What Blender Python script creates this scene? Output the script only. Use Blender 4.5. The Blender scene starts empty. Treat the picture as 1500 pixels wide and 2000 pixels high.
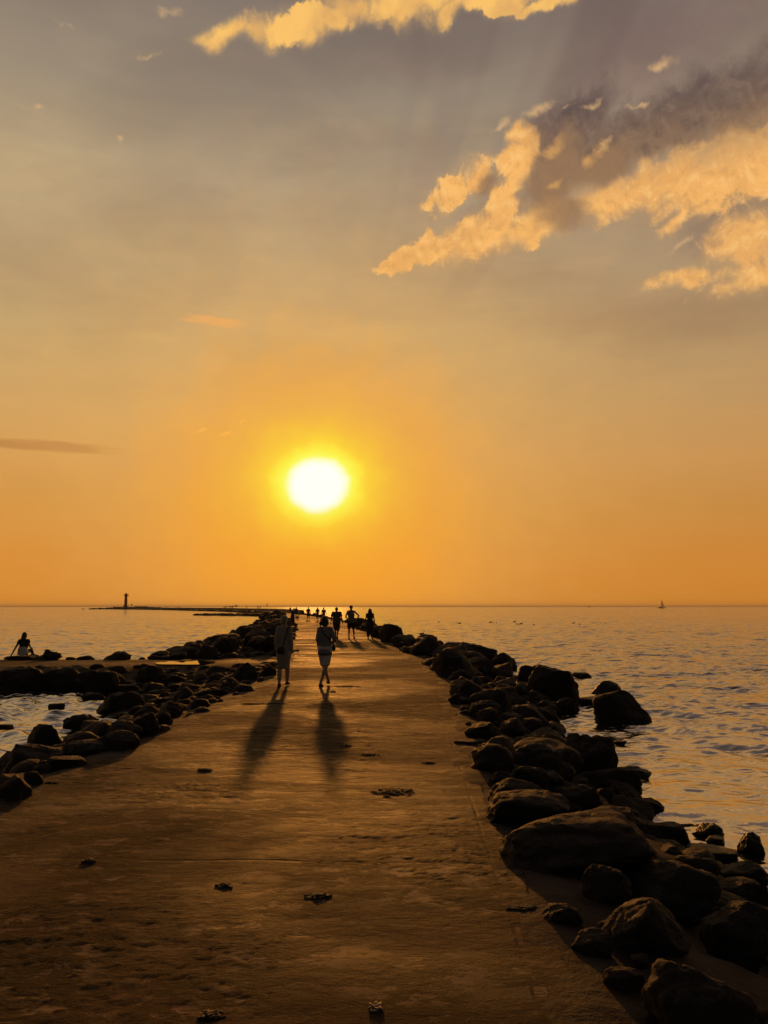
import bpy, bmesh, math, random
import numpy as np
from mathutils import Vector, Matrix, noise as mnoise

sc = bpy.context.scene
COL = sc.collection
PI = math.pi
rng = random.Random(7)
HAZE = 0.00009

# ------------------------------------------------------------------ camera model
F = 1444.0                      # focal length in photo pixels (photo is 1500 x 2000)
PITCH = math.atan(185.0 / F)
SEA, TOP = 0.0, 0.75            # water level, pier surface
CZ = TOP + 1.8                  # eye height above the pier
CAM = Vector((0, 0, CZ))
FWD = Vector((0, math.cos(PITCH), math.sin(PITCH)))
UP = Vector((0, -math.sin(PITCH), math.cos(PITCH)))


def ray(px, py):
    d = Vector((1, 0, 0)) * ((px - 750) / F) + UP * ((1000 - py) / F) + FWD
    return d.normalized()


def at(px, py, z):
    d = ray(px, py)
    t = (z - CZ) / d.z
    return CAM + d * t


def proj(p):
    v = Vector(p) - CAM
    w = v.dot(FWD)
    return 750 + F * v.x / w, 1000 - F * v.dot(UP) / w, w


SUN_DIR = ray(621, 948)
SUN_EL = math.asin(SUN_DIR.z)
SUN_AZ = math.atan2(SUN_DIR.x, SUN_DIR.y)

# ------------------------------------------------------------------ tagging helpers


def tag(o, label=None, cat=None, group=None, kind=None):
    if label: o['label'] = label
    if cat: o['category'] = cat
    if group: o['group'] = group
    if kind: o['kind'] = kind
    return o


def link(name, me, mat=None, parent=None, smooth=True):
    o = bpy.data.objects.new(name, me)
    COL.objects.link(o)
    if mat is not None:
        me.materials.clear(); me.materials.append(mat)
    if parent is not None: o.parent = parent
    if smooth: me.polygons.foreach_set('use_smooth', [True] * len(me.polygons))
    return o


def bm_mesh(bm, name):
    bmesh.ops.recalc_face_normals(bm, faces=bm.faces[:])
    me = bpy.data.meshes.new(name)
    bm.to_mesh(me); bm.free()
    return me


def obj(name, bm, mat, parent=None, smooth=True):
    return link(name, bm_mesh(bm, name), mat, parent, smooth)


def empty(name, loc):
    o = bpy.data.objects.new(name, None)
    o.location = loc; o.empty_display_size = 0.2
    COL.objects.link(o)
    return o


def grid_mesh(name, P):
    """P: (n, m, 3) array -> quad grid mesh"""
    n, m = P.shape[:2]
    me = bpy.data.meshes.new(name)
    idx = np.arange(n * m).reshape(n, m)
    q = np.stack([idx[:-1, :-1], idx[:-1, 1:], idx[1:, 1:], idx[1:, :-1]], -1).reshape(-1, 4)
    me.vertices.add(n * m); me.vertices.foreach_set('co', P.reshape(-1).astype(np.float32))
    me.loops.add(q.size); me.loops.foreach_set('vertex_index', q.reshape(-1).astype(np.int32))
    me.polygons.add(len(q)); me.polygons.foreach_set('loop_start', np.arange(0, q.size, 4, dtype=np.int32))
    me.update(calc_edges=True)
    return me


# ------------------------------------------------------------------ materials


class NT:
    def __init__(s, tree):
        s.t = tree; s.n = tree.nodes; s.l = tree.links

    def new(s, typ, **kw):
        nd = s.n.new(typ)
        for k, v in kw.items(): setattr(nd, k, v)
        return nd

    def put(s, sock, v):
        if isinstance(v, bpy.types.NodeSocket): s.l.new(v, sock)
        elif v is not None: sock.default_value = v

    def m(s, op, a, b=None, c=None, clamp=False):
        nd = s.new('ShaderNodeMath', operation=op, use_clamp=clamp)
        s.put(nd.inputs[0], a)
        if b is not None: s.put(nd.inputs[1], b)
        if c is not None: s.put(nd.inputs[2], c)
        return nd.outputs[0]

    def vm(s, op, a, b=None, scale=None):
        nd = s.new('ShaderNodeVectorMath', operation=op)
        s.put(nd.inputs[0], a)
        if b is not None: s.put(nd.inputs[1], b)
        if scale is not None: s.put(nd.inputs['Scale'], scale)
        return nd.outputs['Value'] if op in ('LENGTH', 'DOT_PRODUCT', 'DISTANCE') else nd.outputs['Vector']

    def noise(s, vec, scale, detail=5, rough=0.55, dist=0.0, dim='3D'):
        nd = s.new('ShaderNodeTexNoise', noise_dimensions=dim)
        if vec is not None: s.l.new(vec, nd.inputs['Vector'])
        nd.inputs['Scale'].default_value = scale; nd.inputs['Detail'].default_value = detail
        nd.inputs['Roughness'].default_value = rough; nd.inputs['Distortion'].default_value = dist
        return nd.outputs['Fac']

    def mapr(s, v, a, b, c=0.0, d=1.0, smooth=True):
        nd = s.new('ShaderNodeMapRange')
        nd.interpolation_type = 'SMOOTHSTEP' if smooth else 'LINEAR'
        nd.clamp = True
        s.put(nd.inputs[0], v)
        for i, x in enumerate((a, b, c, d)): s.put(nd.inputs[i + 1], x)
        return nd.outputs[0]

    def ramp(s, v, stops, interp='LINEAR'):
        nd = s.new('ShaderNodeValToRGB')
        cr = nd.color_ramp; cr.interpolation = interp
        while len(cr.elements) < len(stops): cr.elements.new(0.5)
        for e, (p, c) in zip(cr.elements, stops):
            e.position = p; e.color = (*c, 1) if len(c) == 3 else c
        s.put(nd.inputs[0], v)
        return nd.outputs[0]

    def mix(s, f, a, b, blend='MIX'):
        nd = s.new('ShaderNodeMix', data_type='RGBA', blend_type=blend)
        s.put(nd.inputs[0], f)
        for sock, v in ((nd.inputs[6], a), (nd.inputs[7], b)):
            s.put(sock, (*v, 1) if isinstance(v, tuple) and len(v) == 3 else v)
        return nd.outputs[2]

    def scale(s, vec, x, y, z):
        nd = s.new('ShaderNodeMapping')
        s.l.new(vec, nd.inputs[0]); nd.inputs['Scale'].default_value = (x, y, z)
        return nd.outputs[0]


def material(name):
    m = bpy.data.materials.new(name); m.use_nodes = True
    nt = NT(m.node_tree)
    bs = m.node_tree.nodes['Principled BSDF']
    return m, nt, bs


def lin(r, g, b):
    f = lambda c: (c / 255 / 12.92) if c <= 10 else ((c / 255 + 0.055) / 1.055) ** 2.4
    return (f(r), f(g), f(b))


def bump(nt, bs, h, strength, dist, prev=None, fw=0.1):
    nd = nt.new('ShaderNodeBump'); nd.inputs['Filter Width'].default_value = fw; nd.inputs['Strength'].default_value = strength
    nd.inputs['Distance'].default_value = dist
    nt.put(nd.inputs['Height'], h)
    if prev is not None: nt.l.new(prev, nd.inputs['Normal'])
    if bs is not None: nt.l.new(nd.outputs[0], bs.inputs['Normal'])
    return nd.outputs[0]


def world_pos(nt):
    return nt.new('ShaderNodeNewGeometry').outputs['Position']


def simple(name, col, rough=0.7, var=0.25, scale=9.0, bumpd=0.004, bscale=40.0, metal=0.0):
    m, nt, bs = material(name)
    tc = nt.new('ShaderNodeTexCoord').outputs['Object']
    n = nt.noise(tc, scale, 4)
    lo = tuple(c * (1 - var) for c in col); hi = tuple(min(1, c * (1 + var)) for c in col)
    c = nt.mix(nt.mapr(n, 0.3, 0.7), lo, hi)
    nt.put(bs.inputs['Base Color'], c)
    bs.inputs['Roughness'].default_value = rough
    bs.inputs['Metallic'].default_value = metal
    bump(nt, bs, nt.noise(tc, bscale, 4), 0.5, bumpd)
    return m


def rock_material(name, cols, rough=(0.62, 0.9)):
    m, nt, bs = material(name)
    tc = nt.new('ShaderNodeTexCoord').outputs['Object']
    pos = world_pos(nt)
    rnd = nt.new('ShaderNodeObjectInfo').outputs['Random']
    n1 = nt.noise(pos, 1.3, 5, 0.6)
    n2 = nt.noise(pos, 45.0, 4, 0.7)
    n3 = nt.noise(pos, 7.0, 6, 0.65)
    base = nt.ramp(rnd, [(0.0, cols[0]), (0.3, cols[1]), (0.62, cols[2]), (1.0, cols[3])])
    c = nt.mix(nt.mapr(n1, 0.35, 0.65, 0.0, 0.55), base, cols[4])
    c = nt.mix(nt.mapr(n2, 0.52, 0.7, 0.0, 0.55), c, (0.095, 0.073, 0.064))
    c = nt.mix(nt.mapr(n2, 0.46, 0.3, 0.0, 0.6), c, (0.02, 0.017, 0.015))
    sep = nt.new('ShaderNodeSeparateXYZ'); nt.l.new(pos, sep.inputs[0])
    z = nt.m('ADD', sep.outputs[2], nt.m('MULTIPLY', nt.m('SUBTRACT', n3, 0.5), 0.25))
    wet = nt.mapr(z, 0.34, 0.10)                      # weed-stained tide band
    c = nt.mix(nt.m('MULTIPLY', wet, 0.75), c, (0.014, 0.014, 0.010))
    nt.put(bs.inputs['Base Color'], c)
    nt.put(bs.inputs['Roughness'], nt.mapr(nt.m('SUBTRACT', n3, nt.m('MULTIPLY', wet, 0.35)), 0.2, 0.8, rough[0], rough[1]))
    bs.inputs['Specular IOR Level'].default_value = 0.16
    vo = nt.new('ShaderNodeTexVoronoi', feature='DISTANCE_TO_EDGE'); vo.inputs['Scale'].default_value = 1.7
    nt.l.new(nt.vm('ADD', pos, nt.vm('SCALE', nt.vm('SUBTRACT', nt.noise(pos, 2.2, 5).node.outputs['Color'], (.5, .5, .5)), scale=0.9)), vo.inputs['Vector'])
    crack = nt.m('MULTIPLY', nt.mapr(vo.outputs['Distance'], 0.035, 0.0), nt.mapr(n1, 0.46, 0.60))
    b = bump(nt, None, nt.m('SUBTRACT', nt.noise(pos, 2.6, 8, 0.66), nt.m('MULTIPLY', crack, 0.35)), 0.75, 0.15)
    bump(nt, bs, n2, 0.5, 0.012, b)
    return m


M = {}
M['rock'] = rock_material('granite', [(0.040, 0.024, 0.021), (0.031, 0.027, 0.024), (0.047, 0.031, 0.027), (0.027, 0.023, 0.022), (0.019, 0.014, 0.012)])
M['weedrock'] = rock_material('weedy_granite', [(0.03, 0.025, 0.02), (0.035, 0.03, 0.024), (0.028, 0.024, 0.02), (0.04, 0.03, 0.025), (0.016, 0.014, 0.011)], (0.4, 0.6))


def make_pier_mat():
    m, nt, bs = material('sandy_concrete')
    pos = world_pos(nt)
    st = nt.scale(pos, 0.55, 1.0, 1.0)
    wide = nt.scale(pos, 0.22, 1.0, 1.0)
    patch = nt.noise(st, 0.55, 7, 0.68, 0.15)
    streak = nt.noise(wide, 2.6, 7, 0.7, 0.1)
    flake = nt.noise(st, 5.5, 9, 0.74, 0.1)
    worn = nt.noise(pos, 0.9, 4, 0.6, 0.1)
    grain = nt.noise(pos, 120.0, 3, 0.6)
    sandm = nt.mapr(nt.m('ADD', nt.m('MULTIPLY', patch, 0.5), nt.m('ADD', nt.m('MULTIPLY', streak, 0.25), nt.m('MULTIPLY', flake, 0.25))), 0.455, 0.545)
    c = nt.mix(sandm, (0.034, 0.021, 0.013), (0.112, 0.064, 0.035))
    c = nt.mix(nt.mapr(streak, 0.54, 0.68, 0.0, 0.7), c, (0.040, 0.028, 0.020))
    c = nt.mix(nt.m('MULTIPLY', nt.mapr(flake, 0.52, 0.57, 0.0, 0.85), nt.mapr(worn, 0.44, 0.54, 0.15, 1.0)), c, (0.022, 0.016, 0.012))
    c = nt.mix(nt.m('MULTIPLY', nt.mapr(flake, 0.47, 0.42, 0.0, 0.8), nt.mapr(worn, 0.44, 0.54, 0.15, 1.0)), c, (0.21, 0.14, 0.095))
    c = nt.mix(nt.mapr(grain, 0.55, 0.75, 0.0, 0.35), c, (0.36, 0.28, 0.20))
    c = nt.mix(nt.mapr(grain, 0.45, 0.28, 0.0, 0.35), c, (0.05, 0.038, 0.03))
    # joints between the cast bays: across the pier every few metres, and the edge strip
    sep = nt.new('ShaderNodeSeparateXYZ'); nt.l.new(pos, sep.inputs[0])
    wob = nt.m('MULTIPLY', nt.m('SUBTRACT', nt.noise(pos, 1.1, 4), 0.5), 0.12)
    yy = nt.m('ADD', sep.outputs[1], nt.m('ADD', wob, nt.m('MULTIPLY', sep.outputs[0], 0.035)))
    tri = nt.m('ABSOLUTE', nt.m('SUBTRACT', nt.m('FRACT', nt.m('DIVIDE', nt.m('ADD', yy, 0.6), 2.45)), 0.5))
    joint = nt.m('MULTIPLY', nt.mapr(tri, 0.012, 0.002), nt.mapr(nt.noise(wide, 0.9, 3), 0.40, 0.58))
    lj = nt.m('ABSOLUTE', nt.m('SUBTRACT', sep.outputs[0], nt.m('ADD', nt.m('ADD', 0.605, nt.m('MULTIPLY', sep.outputs[1], 0.030)), nt.m('MULTIPLY', wob, 0.35))))
    lj = nt.m('MULTIPLY', nt.mapr(lj, 0.022, 0.004), nt.m('MULTIPLY', nt.mapr(sep.outputs[1], 19, 15), nt.mapr(nt.noise(pos, 0.8, 3), 0.38, 0.55)))
    joint = nt.m('MAXIMUM', joint, lj)
    c = nt.mix(nt.m('MULTIPLY', joint, 0.5), c, (0.02, 0.015, 0.012))
    nt.put(bs.inputs['Base Color'], c)
    damp = nt.noise(st, 0.33, 5, 0.6, 0.8)
    r = nt.mapr(damp, 0.40, 0.60, 0.66, 0.88)
    nt.put(bs.inputs['Roughness'], nt.m('ADD', r, nt.m('MULTIPLY', sandm, 0.06)))
    bs.inputs['Specular IOR Level'].default_value = 0.15
    h = nt.m('ADD', nt.m('MULTIPLY', sandm, 0.55), nt.m('ADD', nt.m('MULTIPLY', streak, 0.22), nt.m('MULTIPLY', joint, -0.45)))
    h = nt.m('ADD', h, nt.m('MULTIPLY', nt.m('MULTIPLY', nt.mapr(flake, 0.44, 0.58), nt.mapr(worn, 0.40, 0.60, 0.15, 1.0)), 1.3))
    b = bump(nt, None, h, 0.9, 0.035)
    bump(nt, bs, grain, 0.5, 0.006, b)
    return m


def make_sand_mat():
    m, nt, bs = material('sand_and_grit')
    pos = world_pos(nt)
    n = nt.noise(pos, 1.4, 6, 0.6, 0.4); f = nt.noise(pos, 9.0, 6, 0.65); g = nt.noise(pos, 90.0, 3)
    c = nt.mix(nt.mapr(n, 0.38, 0.62), (0.022, 0.015, 0.012), (0.062, 0.042, 0.033))
    c = nt.mix(nt.mapr(f, 0.56, 0.7, 0.0, 0.75), c, (0.035, 0.027, 0.021))
    c = nt.mix(nt.mapr(g, 0.55, 0.75, 0.0, 0.4), c, (0.14, 0.10, 0.08))
    sep = nt.new('ShaderNodeSeparateXYZ'); nt.l.new(pos, sep.inputs[0])
    wet = nt.mapr(nt.m('ADD', sep.outputs[2], nt.m('MULTIPLY', n, 0.3)), 0.62, 0.36)
    c = nt.mix(nt.m('MULTIPLY', wet, 0.8), c, (0.020, 0.017, 0.013))
    nt.put(bs.inputs['Base Color'], c)
    nt.put(bs.inputs['Roughness'], nt.mapr(n, 0.3, 0.7, 0.75, 0.95))
    bs.inputs['Specular IOR Level'].default_value = 0.15
    b = bump(nt, None, nt.m('ADD', n, nt.m('MULTIPLY', f, 0.5)), 0.7, 0.06)
    bump(nt, bs, g, 0.4, 0.005, b)
    return m


def make_water_mat():
    m, nt, bs = material('sea_water')
    pos = world_pos(nt)
    a = nt.scale(pos, 0.55, 1.0, 1.0)
    h1 = nt.noise(a, 1.1, 3, 0.55, 0.4)
    h2 = nt.noise(a, 3.6, 3, 0.55, 0.3)
    h3 = nt.noise(nt.scale(pos, 0.35, 1.0, 1.0), 0.28, 3, 0.5, 0.3)
    cat = nt.mapr(nt.noise(nt.scale(pos, 0.4, 1.0, 1.0), 0.035, 3), 0.35, 0.65, 0.75, 1.15)
    shel = nt.mapr(nt.vm('LENGTH', pos), 6.0, 34.0, 0.30, 1.0)      # sheltered near the rocks
    cat = nt.m('MULTIPLY', cat, shel)
    bs.inputs['Base Color'].default_value = (0.010, 0.012, 0.012, 1)
    bs.inputs['Roughness'].default_value = 0.10
    bs.inputs['IOR'].default_value = 1.6
    b = bump(nt, None, nt.m('MULTIPLY', h3, shel), 1.0, 0.85, fw=0.02)
    nd = nt.new('ShaderNodeBump'); nd.inputs['Strength'].default_value = 1.0; nd.inputs['Filter Width'].default_value = 0.02
    nt.put(nd.inputs['Distance'], nt.m('MULTIPLY', cat, 0.32)); nt.put(nd.inputs['Height'], h1)
    nt.l.new(b, nd.inputs['Normal'])
    nrm = bump(nt, bs, nt.m('MULTIPLY', h2, shel), 1.0, 0.06, nd.outputs[0], fw=0.02)
    gl = nt.new('ShaderNodeBsdfGlossy'); gl.inputs['Roughness'].default_value = 0.10; gl.inputs['Color'].default_value = (0.97, 0.91, 0.84, 1); nt.l.new(nrm, gl.inputs['Normal'])
    mx = nt.new('ShaderNodeMixShader'); mx.inputs[0].default_value = 0.50
    nt.l.new(bs.outputs[0], mx.inputs[1]); nt.l.new(gl.outputs[0], mx.inputs[2])
    nt.l.new(mx.outputs[0], nt.n['Material Output'].inputs['Surface'])
    return m


M['pier'] = make_pier_mat()
M['sand'] = make_sand_mat()
M['water'] = make_water_mat()
M['puddle'] = simple('still_puddle', (0.012, 0.011, 0.010), 0.03, 0.1, 3, 0.0004, 6)
M['oldconc'] = simple('old_concrete', (0.16, 0.13, 0.11), 0.85, 0.4, 2.0, 0.03, 6)
M['red'] = simple('red_paint', (0.75, 0.085, 0.05), 0.55, 0.2, 1.0, 0.004, 8)
M['white'] = simple('white_paint', (0.75, 0.72, 0.68), 0.5, 0.1, 1.0, 0.003, 8)
M['iron'] = simple('dark_iron', (0.05, 0.045, 0.04), 0.5, 0.2, 3.0, 0.002, 20, 0.6)
M['glass'] = simple('lantern_glass', (0.06, 0.07, 0.07), 0.08, 0.05, 3.0, 0.0, 8)
M['hull'] = simple('dark_hull', (0.06, 0.055, 0.06), 0.4, 0.15, 0.4, 0.002, 5)
M['sail'] = simple('sailcloth', (0.55, 0.48, 0.42), 0.8, 0.1, 0.6, 0.01, 3)
_sm = M['sail'].node_tree; _nt = NT(_sm)
_tr = _nt.new('ShaderNodeBsdfTranslucent'); _tr.inputs[0].default_value = (0.85, 0.72, 0.58, 1)
_mx = _nt.new('ShaderNodeMixShader'); _mx.inputs[0].default_value = 0.22
_nt.l.new(_nt.n['Principled BSDF'].outputs[0], _mx.inputs[1]); _nt.l.new(_tr.outputs[0], _mx.inputs[2]); _nt.l.new(_mx.outputs[0], _nt.n['Material Output'].inputs[0])
M['weed'] = simple('dried_weed', (0.028, 0.022, 0.016), 0.75, 0.5, 22, 0.006, 60)
M['leaf'] = simple('pale_leaf', (0.22, 0.16, 0.11), 0.7, 0.2, 22, 0.003, 60)
M['feather'] = simple('dark_feather', (0.03, 0.028, 0.026), 0.6, 0.3, 12, 0.002, 60)
M['skin'] = simple('skin', (0.40, 0.25, 0.18), 0.5, 0.08, 14, 0.001, 90)
M['tan'] = simple('tanned_skin', (0.22, 0.125, 0.085), 0.5, 0.08, 14, 0.001, 90)
M['hair'] = simple('dark_hair', (0.022, 0.016, 0.012), 0.45, 0.3, 60, 0.004, 150)
M['greyhair'] = simple('grey_hair', (0.25, 0.22, 0.19), 0.5, 0.25, 60, 0.004, 150)
M['dog'] = simple('dog_coat', (0.045, 0.032, 0.024), 0.7, 0.4, 14, 0.01, 90)


def cloth(name, col, rough=0.85):
    m, nt, bs = material(name)
    tc = nt.new('ShaderNodeTexCoord').outputs['Object']
    n = nt.noise(nt.scale(tc, 1, 1, 0.45), 7.0, 4, 0.55, 0.6)
    c = nt.mix(nt.mapr(n, 0.35, 0.65), tuple(x * 0.85 for x in col), tuple(min(1, x * 1.1) for x in col))
    nt.put(bs.inputs['Base Color'], c)
    bs.inputs['Roughness'].default_value = rough
    b = bump(nt, None, n, 0.6, 0.05)
    bump(nt, bs, nt.noise(tc, 260, 2), 0.2, 0.002, b)
    return m


M['beige'] = cloth('beige_linen', (0.33, 0.26, 0.21))
M['greytee'] = cloth('grey_cotton', (0.22, 0.20, 0.20))
M['offwhite'] = cloth('off_white_cotton', (0.60, 0.55, 0.57))
M['black'] = cloth('black_cotton', (0.02, 0.018, 0.017))
M['brown'] = cloth('dark_brown_cotton', (0.055, 0.035, 0.026))
M['olive'] = cloth('olive_cotton', (0.09, 0.07, 0.045))
M['maroon'] = cloth('maroon_cotton', (0.14, 0.035, 0.025))
M['navy'] = cloth('navy_cotton', (0.025, 0.022, 0.03))
M['tank'] = cloth('grey_jersey', (0.17, 0.14, 0.12))
M['leather'] = simple('black_leather', (0.015, 0.012, 0.011), 0.5, 0.2, 12, 0.002, 80)

# ------------------------------------------------------------------ the pier's plan
LE = np.array([(-4.05, -8), (-3.98, 0), (-3.75, 5), (-3.28, 10.2), (-2.88, 16.5), (-2.95, 22.6), (-3.3, 27.4), (-4.8, 40), (-7.6, 65), (-11.6, 96),
               (-25.4, 173), (-43, 264), (-74, 366), (-101, 428), (-167, 571), (-238, 694), (-262, 733)], float)
RE = np.array([(0.80, -8), (0.95, 0), (0.93, 5.0), (1.08, 10.2), (1.37, 16.5), (1.25, 22.6), (0.95, 27.4), (-0.10, 40), (-2.7, 65), (-6.2, 96),
               (-19.4, 173), (-39, 268), (-69, 371), (-96, 433), (-162, 577), (-233, 700), (-258, 740)], float)


def spline(P, n_per=24):
    out = []
    for i in range(len(P) - 1):
        p0 = P[max(i - 1, 0)]; p1 = P[i]; p2 = P[i + 1]; p3 = P[min(i + 2, len(P) - 1)]
        # centripetal-like tangents scaled by chord so that uneven spacing does not loop
        d1 = np.linalg.norm(p2 - p1)
        t1 = (p2 - p0) / (np.linalg.norm(p2 - p0) + 1e-9) * d1
        t2 = (p3 - p1) / (np.linalg.norm(p3 - p1) + 1e-9) * d1
        for k in range(n_per):
            t = k / n_per
            h = (2 * t**3 - 3 * t**2 + 1, t**3 - 2 * t**2 + t, -2 * t**3 + 3 * t**2, t**3 - t**2)
            out.append(h[0] * p1 + h[1] * t1 + h[2] * p2 + h[3] * t2)
    out.append(P[-1])
    return np.array(out)


LS, RS = spline(LE), spline(RE)


def normals(S, sign):
    T = np.gradient(S, axis=0); T /= np.linalg.norm(T, axis=1)[:, None]
    return np.stack([T[:, 1], -T[:, 0]], 1) * sign


LN, RN = normals(LS, -1), normals(RS, 1)        # outward, away from the pier

# spur jetty that leaves the pier to the left
SPZ = 0.52
SP_F, SP_B, SP_X0, SP_X1 = 25.9, 29.5, -34.0, -2.9


def side_profile(off, W, top=TOP - 0.05):
    o = np.asarray(off, float)
    z = np.where(o < 0.55, top + 0.028 - 0.07 * o, 0)
    slope = top - 0.02 - (o - 0.55) / (W - 0.55) * (top + 0.12)
    z = np.where(o >= 0.55, slope, z)
    z = np.where(o > W, -0.14 - (o - W) * 0.45, z)
    return np.maximum(z, -1.6)


def w_right(y): return np.interp(y, [0, 5, 7, 8.5, 12, 16, 19, 24, 35, 60, 100, 170], [3.4, 3.0, 2.5, 2.2, 2.3, 2.3, 3.1, 3.4, 4.1, 3.4, 3.0, 2.8])


def w_left(y): return np.interp(y, [0, 7, 13, 17, 21, 24, 30, 45, 70, 100, 170], [3.0, 3.0, 3.1, 3.7, 4.5, 5.2, 6.0, 6.2, 6.0, 5.0, 4.0])


def nearest(S, Nn, x, y):
    d = S - np.array([x, y]); q = (d**2).sum(1); i = int(q.argmin())
    off = float(-(d[i] * Nn[i]).sum())
    return off, i


def ground_h(x, y):
    """height of the bank at a point, pier and spur included"""
    oR, i = nearest(RS, RN, x, y); oL, j = nearest(LS, LN, x, y)
    if oR <= 0 and oL <= 0: z = TOP
    elif oR > oL: z = float(side_profile(oR, float(w_right(y))))
    else: z = float(side_profile(oL, float(w_left(y))))
    if x < SP_X1:
        if SP_F <= y <= SP_B: zs = SPZ
        elif y < SP_F: zs = SPZ - (SP_F - y) / 3.7 * (SPZ + 0.15)
        else: zs = SPZ - (y - SP_B) / 2.2 * (SPZ + 0.15)
        z = max(z, zs)
    return max(z, -1.6)


def hit_ground(px, py, sea=True):
    """where the ray through a photo pixel meets the bank (or the water)"""
    d = ray(px, py)
    t = 2.0
    while t < 400:
        p = CAM + d * t
        g = max(ground_h(p.x, p.y), 0.0 if sea else -9)
        if p.z <= g: break
        t += max(0.03, (p.z - g) * 0.35)
    return CAM + d * t


# ------------------------------------------------------------------ setting: pier, banks, water
def resample(n):
    """paired left/right stations along the pier"""
    return LS, RS


def pier_z(x, y):
    near = 1.0 if y < 45 else 0.3
    return TOP + near * (0.018 * mnoise.noise(Vector((x * 0.35, y * 0.8, 1.0))) + 0.010 * mnoise.noise(Vector((x * 1.5, y * 3.1, 7.0))))


def pier_relief(x, y):
    # worn skin of the concrete: thin flakes and crumbs left standing in patches
    mask = mnoise.noise(Vector((x * 0.55, y * 0.60, 21.0))) * 1.6 + mnoise.noise(Vector((x * 1.7, y * 1.9, 23.0))) * 0.8 + 0.35
    mask = min(1.0, max(0.16, mask))
    f = mnoise.fractal(Vector((x * 4.2, y * 7.0, 11.0)), 0.70, 2.1, 5)
    t = min(1.0, max(0.0, (f - 0.02) / 0.16)); t = t * t * (3 - 2 * t)
    return 0.0046 * t * mask + 0.0026 * mask * mnoise.fractal(Vector((x * 13, y * 15, 3.0)), 0.8, 2.0, 3) - 0.004


def build_pier():
    ys = []
    rows = []
    n = len(LS)
    # finer stations close to the camera
    L, R = LS, RS
    fine_t = np.concatenate([np.linspace(0, 33, 50), np.linspace(33, 96, 760)[1:], np.linspace(96, 168, 200)[1:], np.linspace(168, n - 1, n)[1:]])
    idx = np.arange(n)
    Lf = np.stack([np.interp(fine_t, idx, L[:, k]) for k in (0, 1)], 1)
    Rf = np.stack([np.interp(fine_t, idx, R[:, k]) for k in (0, 1)], 1)
    m = 190
    u = np.linspace(0, 1, m)
    P = np.zeros((len(fine_t), m + 2, 3))
    for i in range(len(fine_t)):
        q = Lf[i][None] * (1 - u[:, None]) + Rf[i][None] * u[:, None]
        jag_l = mnoise.noise(Vector((0.3, Lf[i][1] * 0.9, 0))) * 0.10
        jag_r = mnoise.noise(Vector((5.3, Rf[i][1] * 1.1, 0))) * 0.07
        q[0] += LN[min(int(fine_t[i]), n - 1)] * jag_l; q[-1] += RN[min(int(fine_t[i]), n - 1)] * jag_r
        P[i, 1:-1, :2] = q
        for k in range(m):
            x, y = q[k]
            P[i, 1 + k, 2] = pier_z(x, y) + (pier_relief(x, y) if 1.5 < y < 30 else 0.0)
        P[i, 0] = P[i, 1] - np.array([0, 0, 0.5]); P[i, -1] = P[i, -2] - np.array([0, 0, 0.5])
    o = link('pier', grid_mesh('pier', P), M['pier'])
    tag(o, 'long sandy concrete pier path running out to sea', kind='structure')


def build_bank(S, Nn, wf, name, label):
    offs = np.concatenate([[-0.5, -0.30, -0.22, -0.15, -0.08, -0.02], np.linspace(0.04, 7.5, 52)])
    n = len(S); t = np.linspace(0, n - 1, (n - 1) * 3 + 1); idx = np.arange(n)
    Sf = np.stack([np.interp(t, idx, S[:, k]) for k in (0, 1)], 1)
    Nf = np.stack([np.interp(t, idx, Nn[:, k]) for k in (0, 1)], 1)
    P = np.zeros((len(t), len(offs), 3))
    for i in range(len(t)):
        W = float(wf(Sf[i, 1]))
        z = side_profile(offs, W)
        q = Sf[i][None] + Nf[i][None] * offs[:, None]
        for k in range(len(offs)):
            a = 0.03 if offs[k] < 0.5 else 0.16
            z[k] += a * mnoise.fractal(Vector((q[k, 0] * 0.9, q[k, 1] * 0.9, 2.0)), 1.0, 2.0, 4)
            if offs[k] < 0.35:
                e = pier_z(*q[k]) + 0.022 * mnoise.fractal(Vector((q[k, 0] * 3.0, q[k, 1] * 2.0, 9.0)), 1.0, 2.0, 4)
                e += -0.30 * max(0.0, -0.24 - offs[k]) + 0.05 * min(0.0, offs[k])
                f = min(1.0, max(0.0, (offs[k] - 0.05) / 0.30)); z[k] = e * (1 - f) + z[k] * f
            if offs[k] < -0.4: z[k] = TOP - 0.12
        P[i, :, :2] = q; P[i, :, 2] = z
    o = link(name, grid_mesh(name, P), M['sand'])
    tag(o, label, kind='structure')


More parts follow.
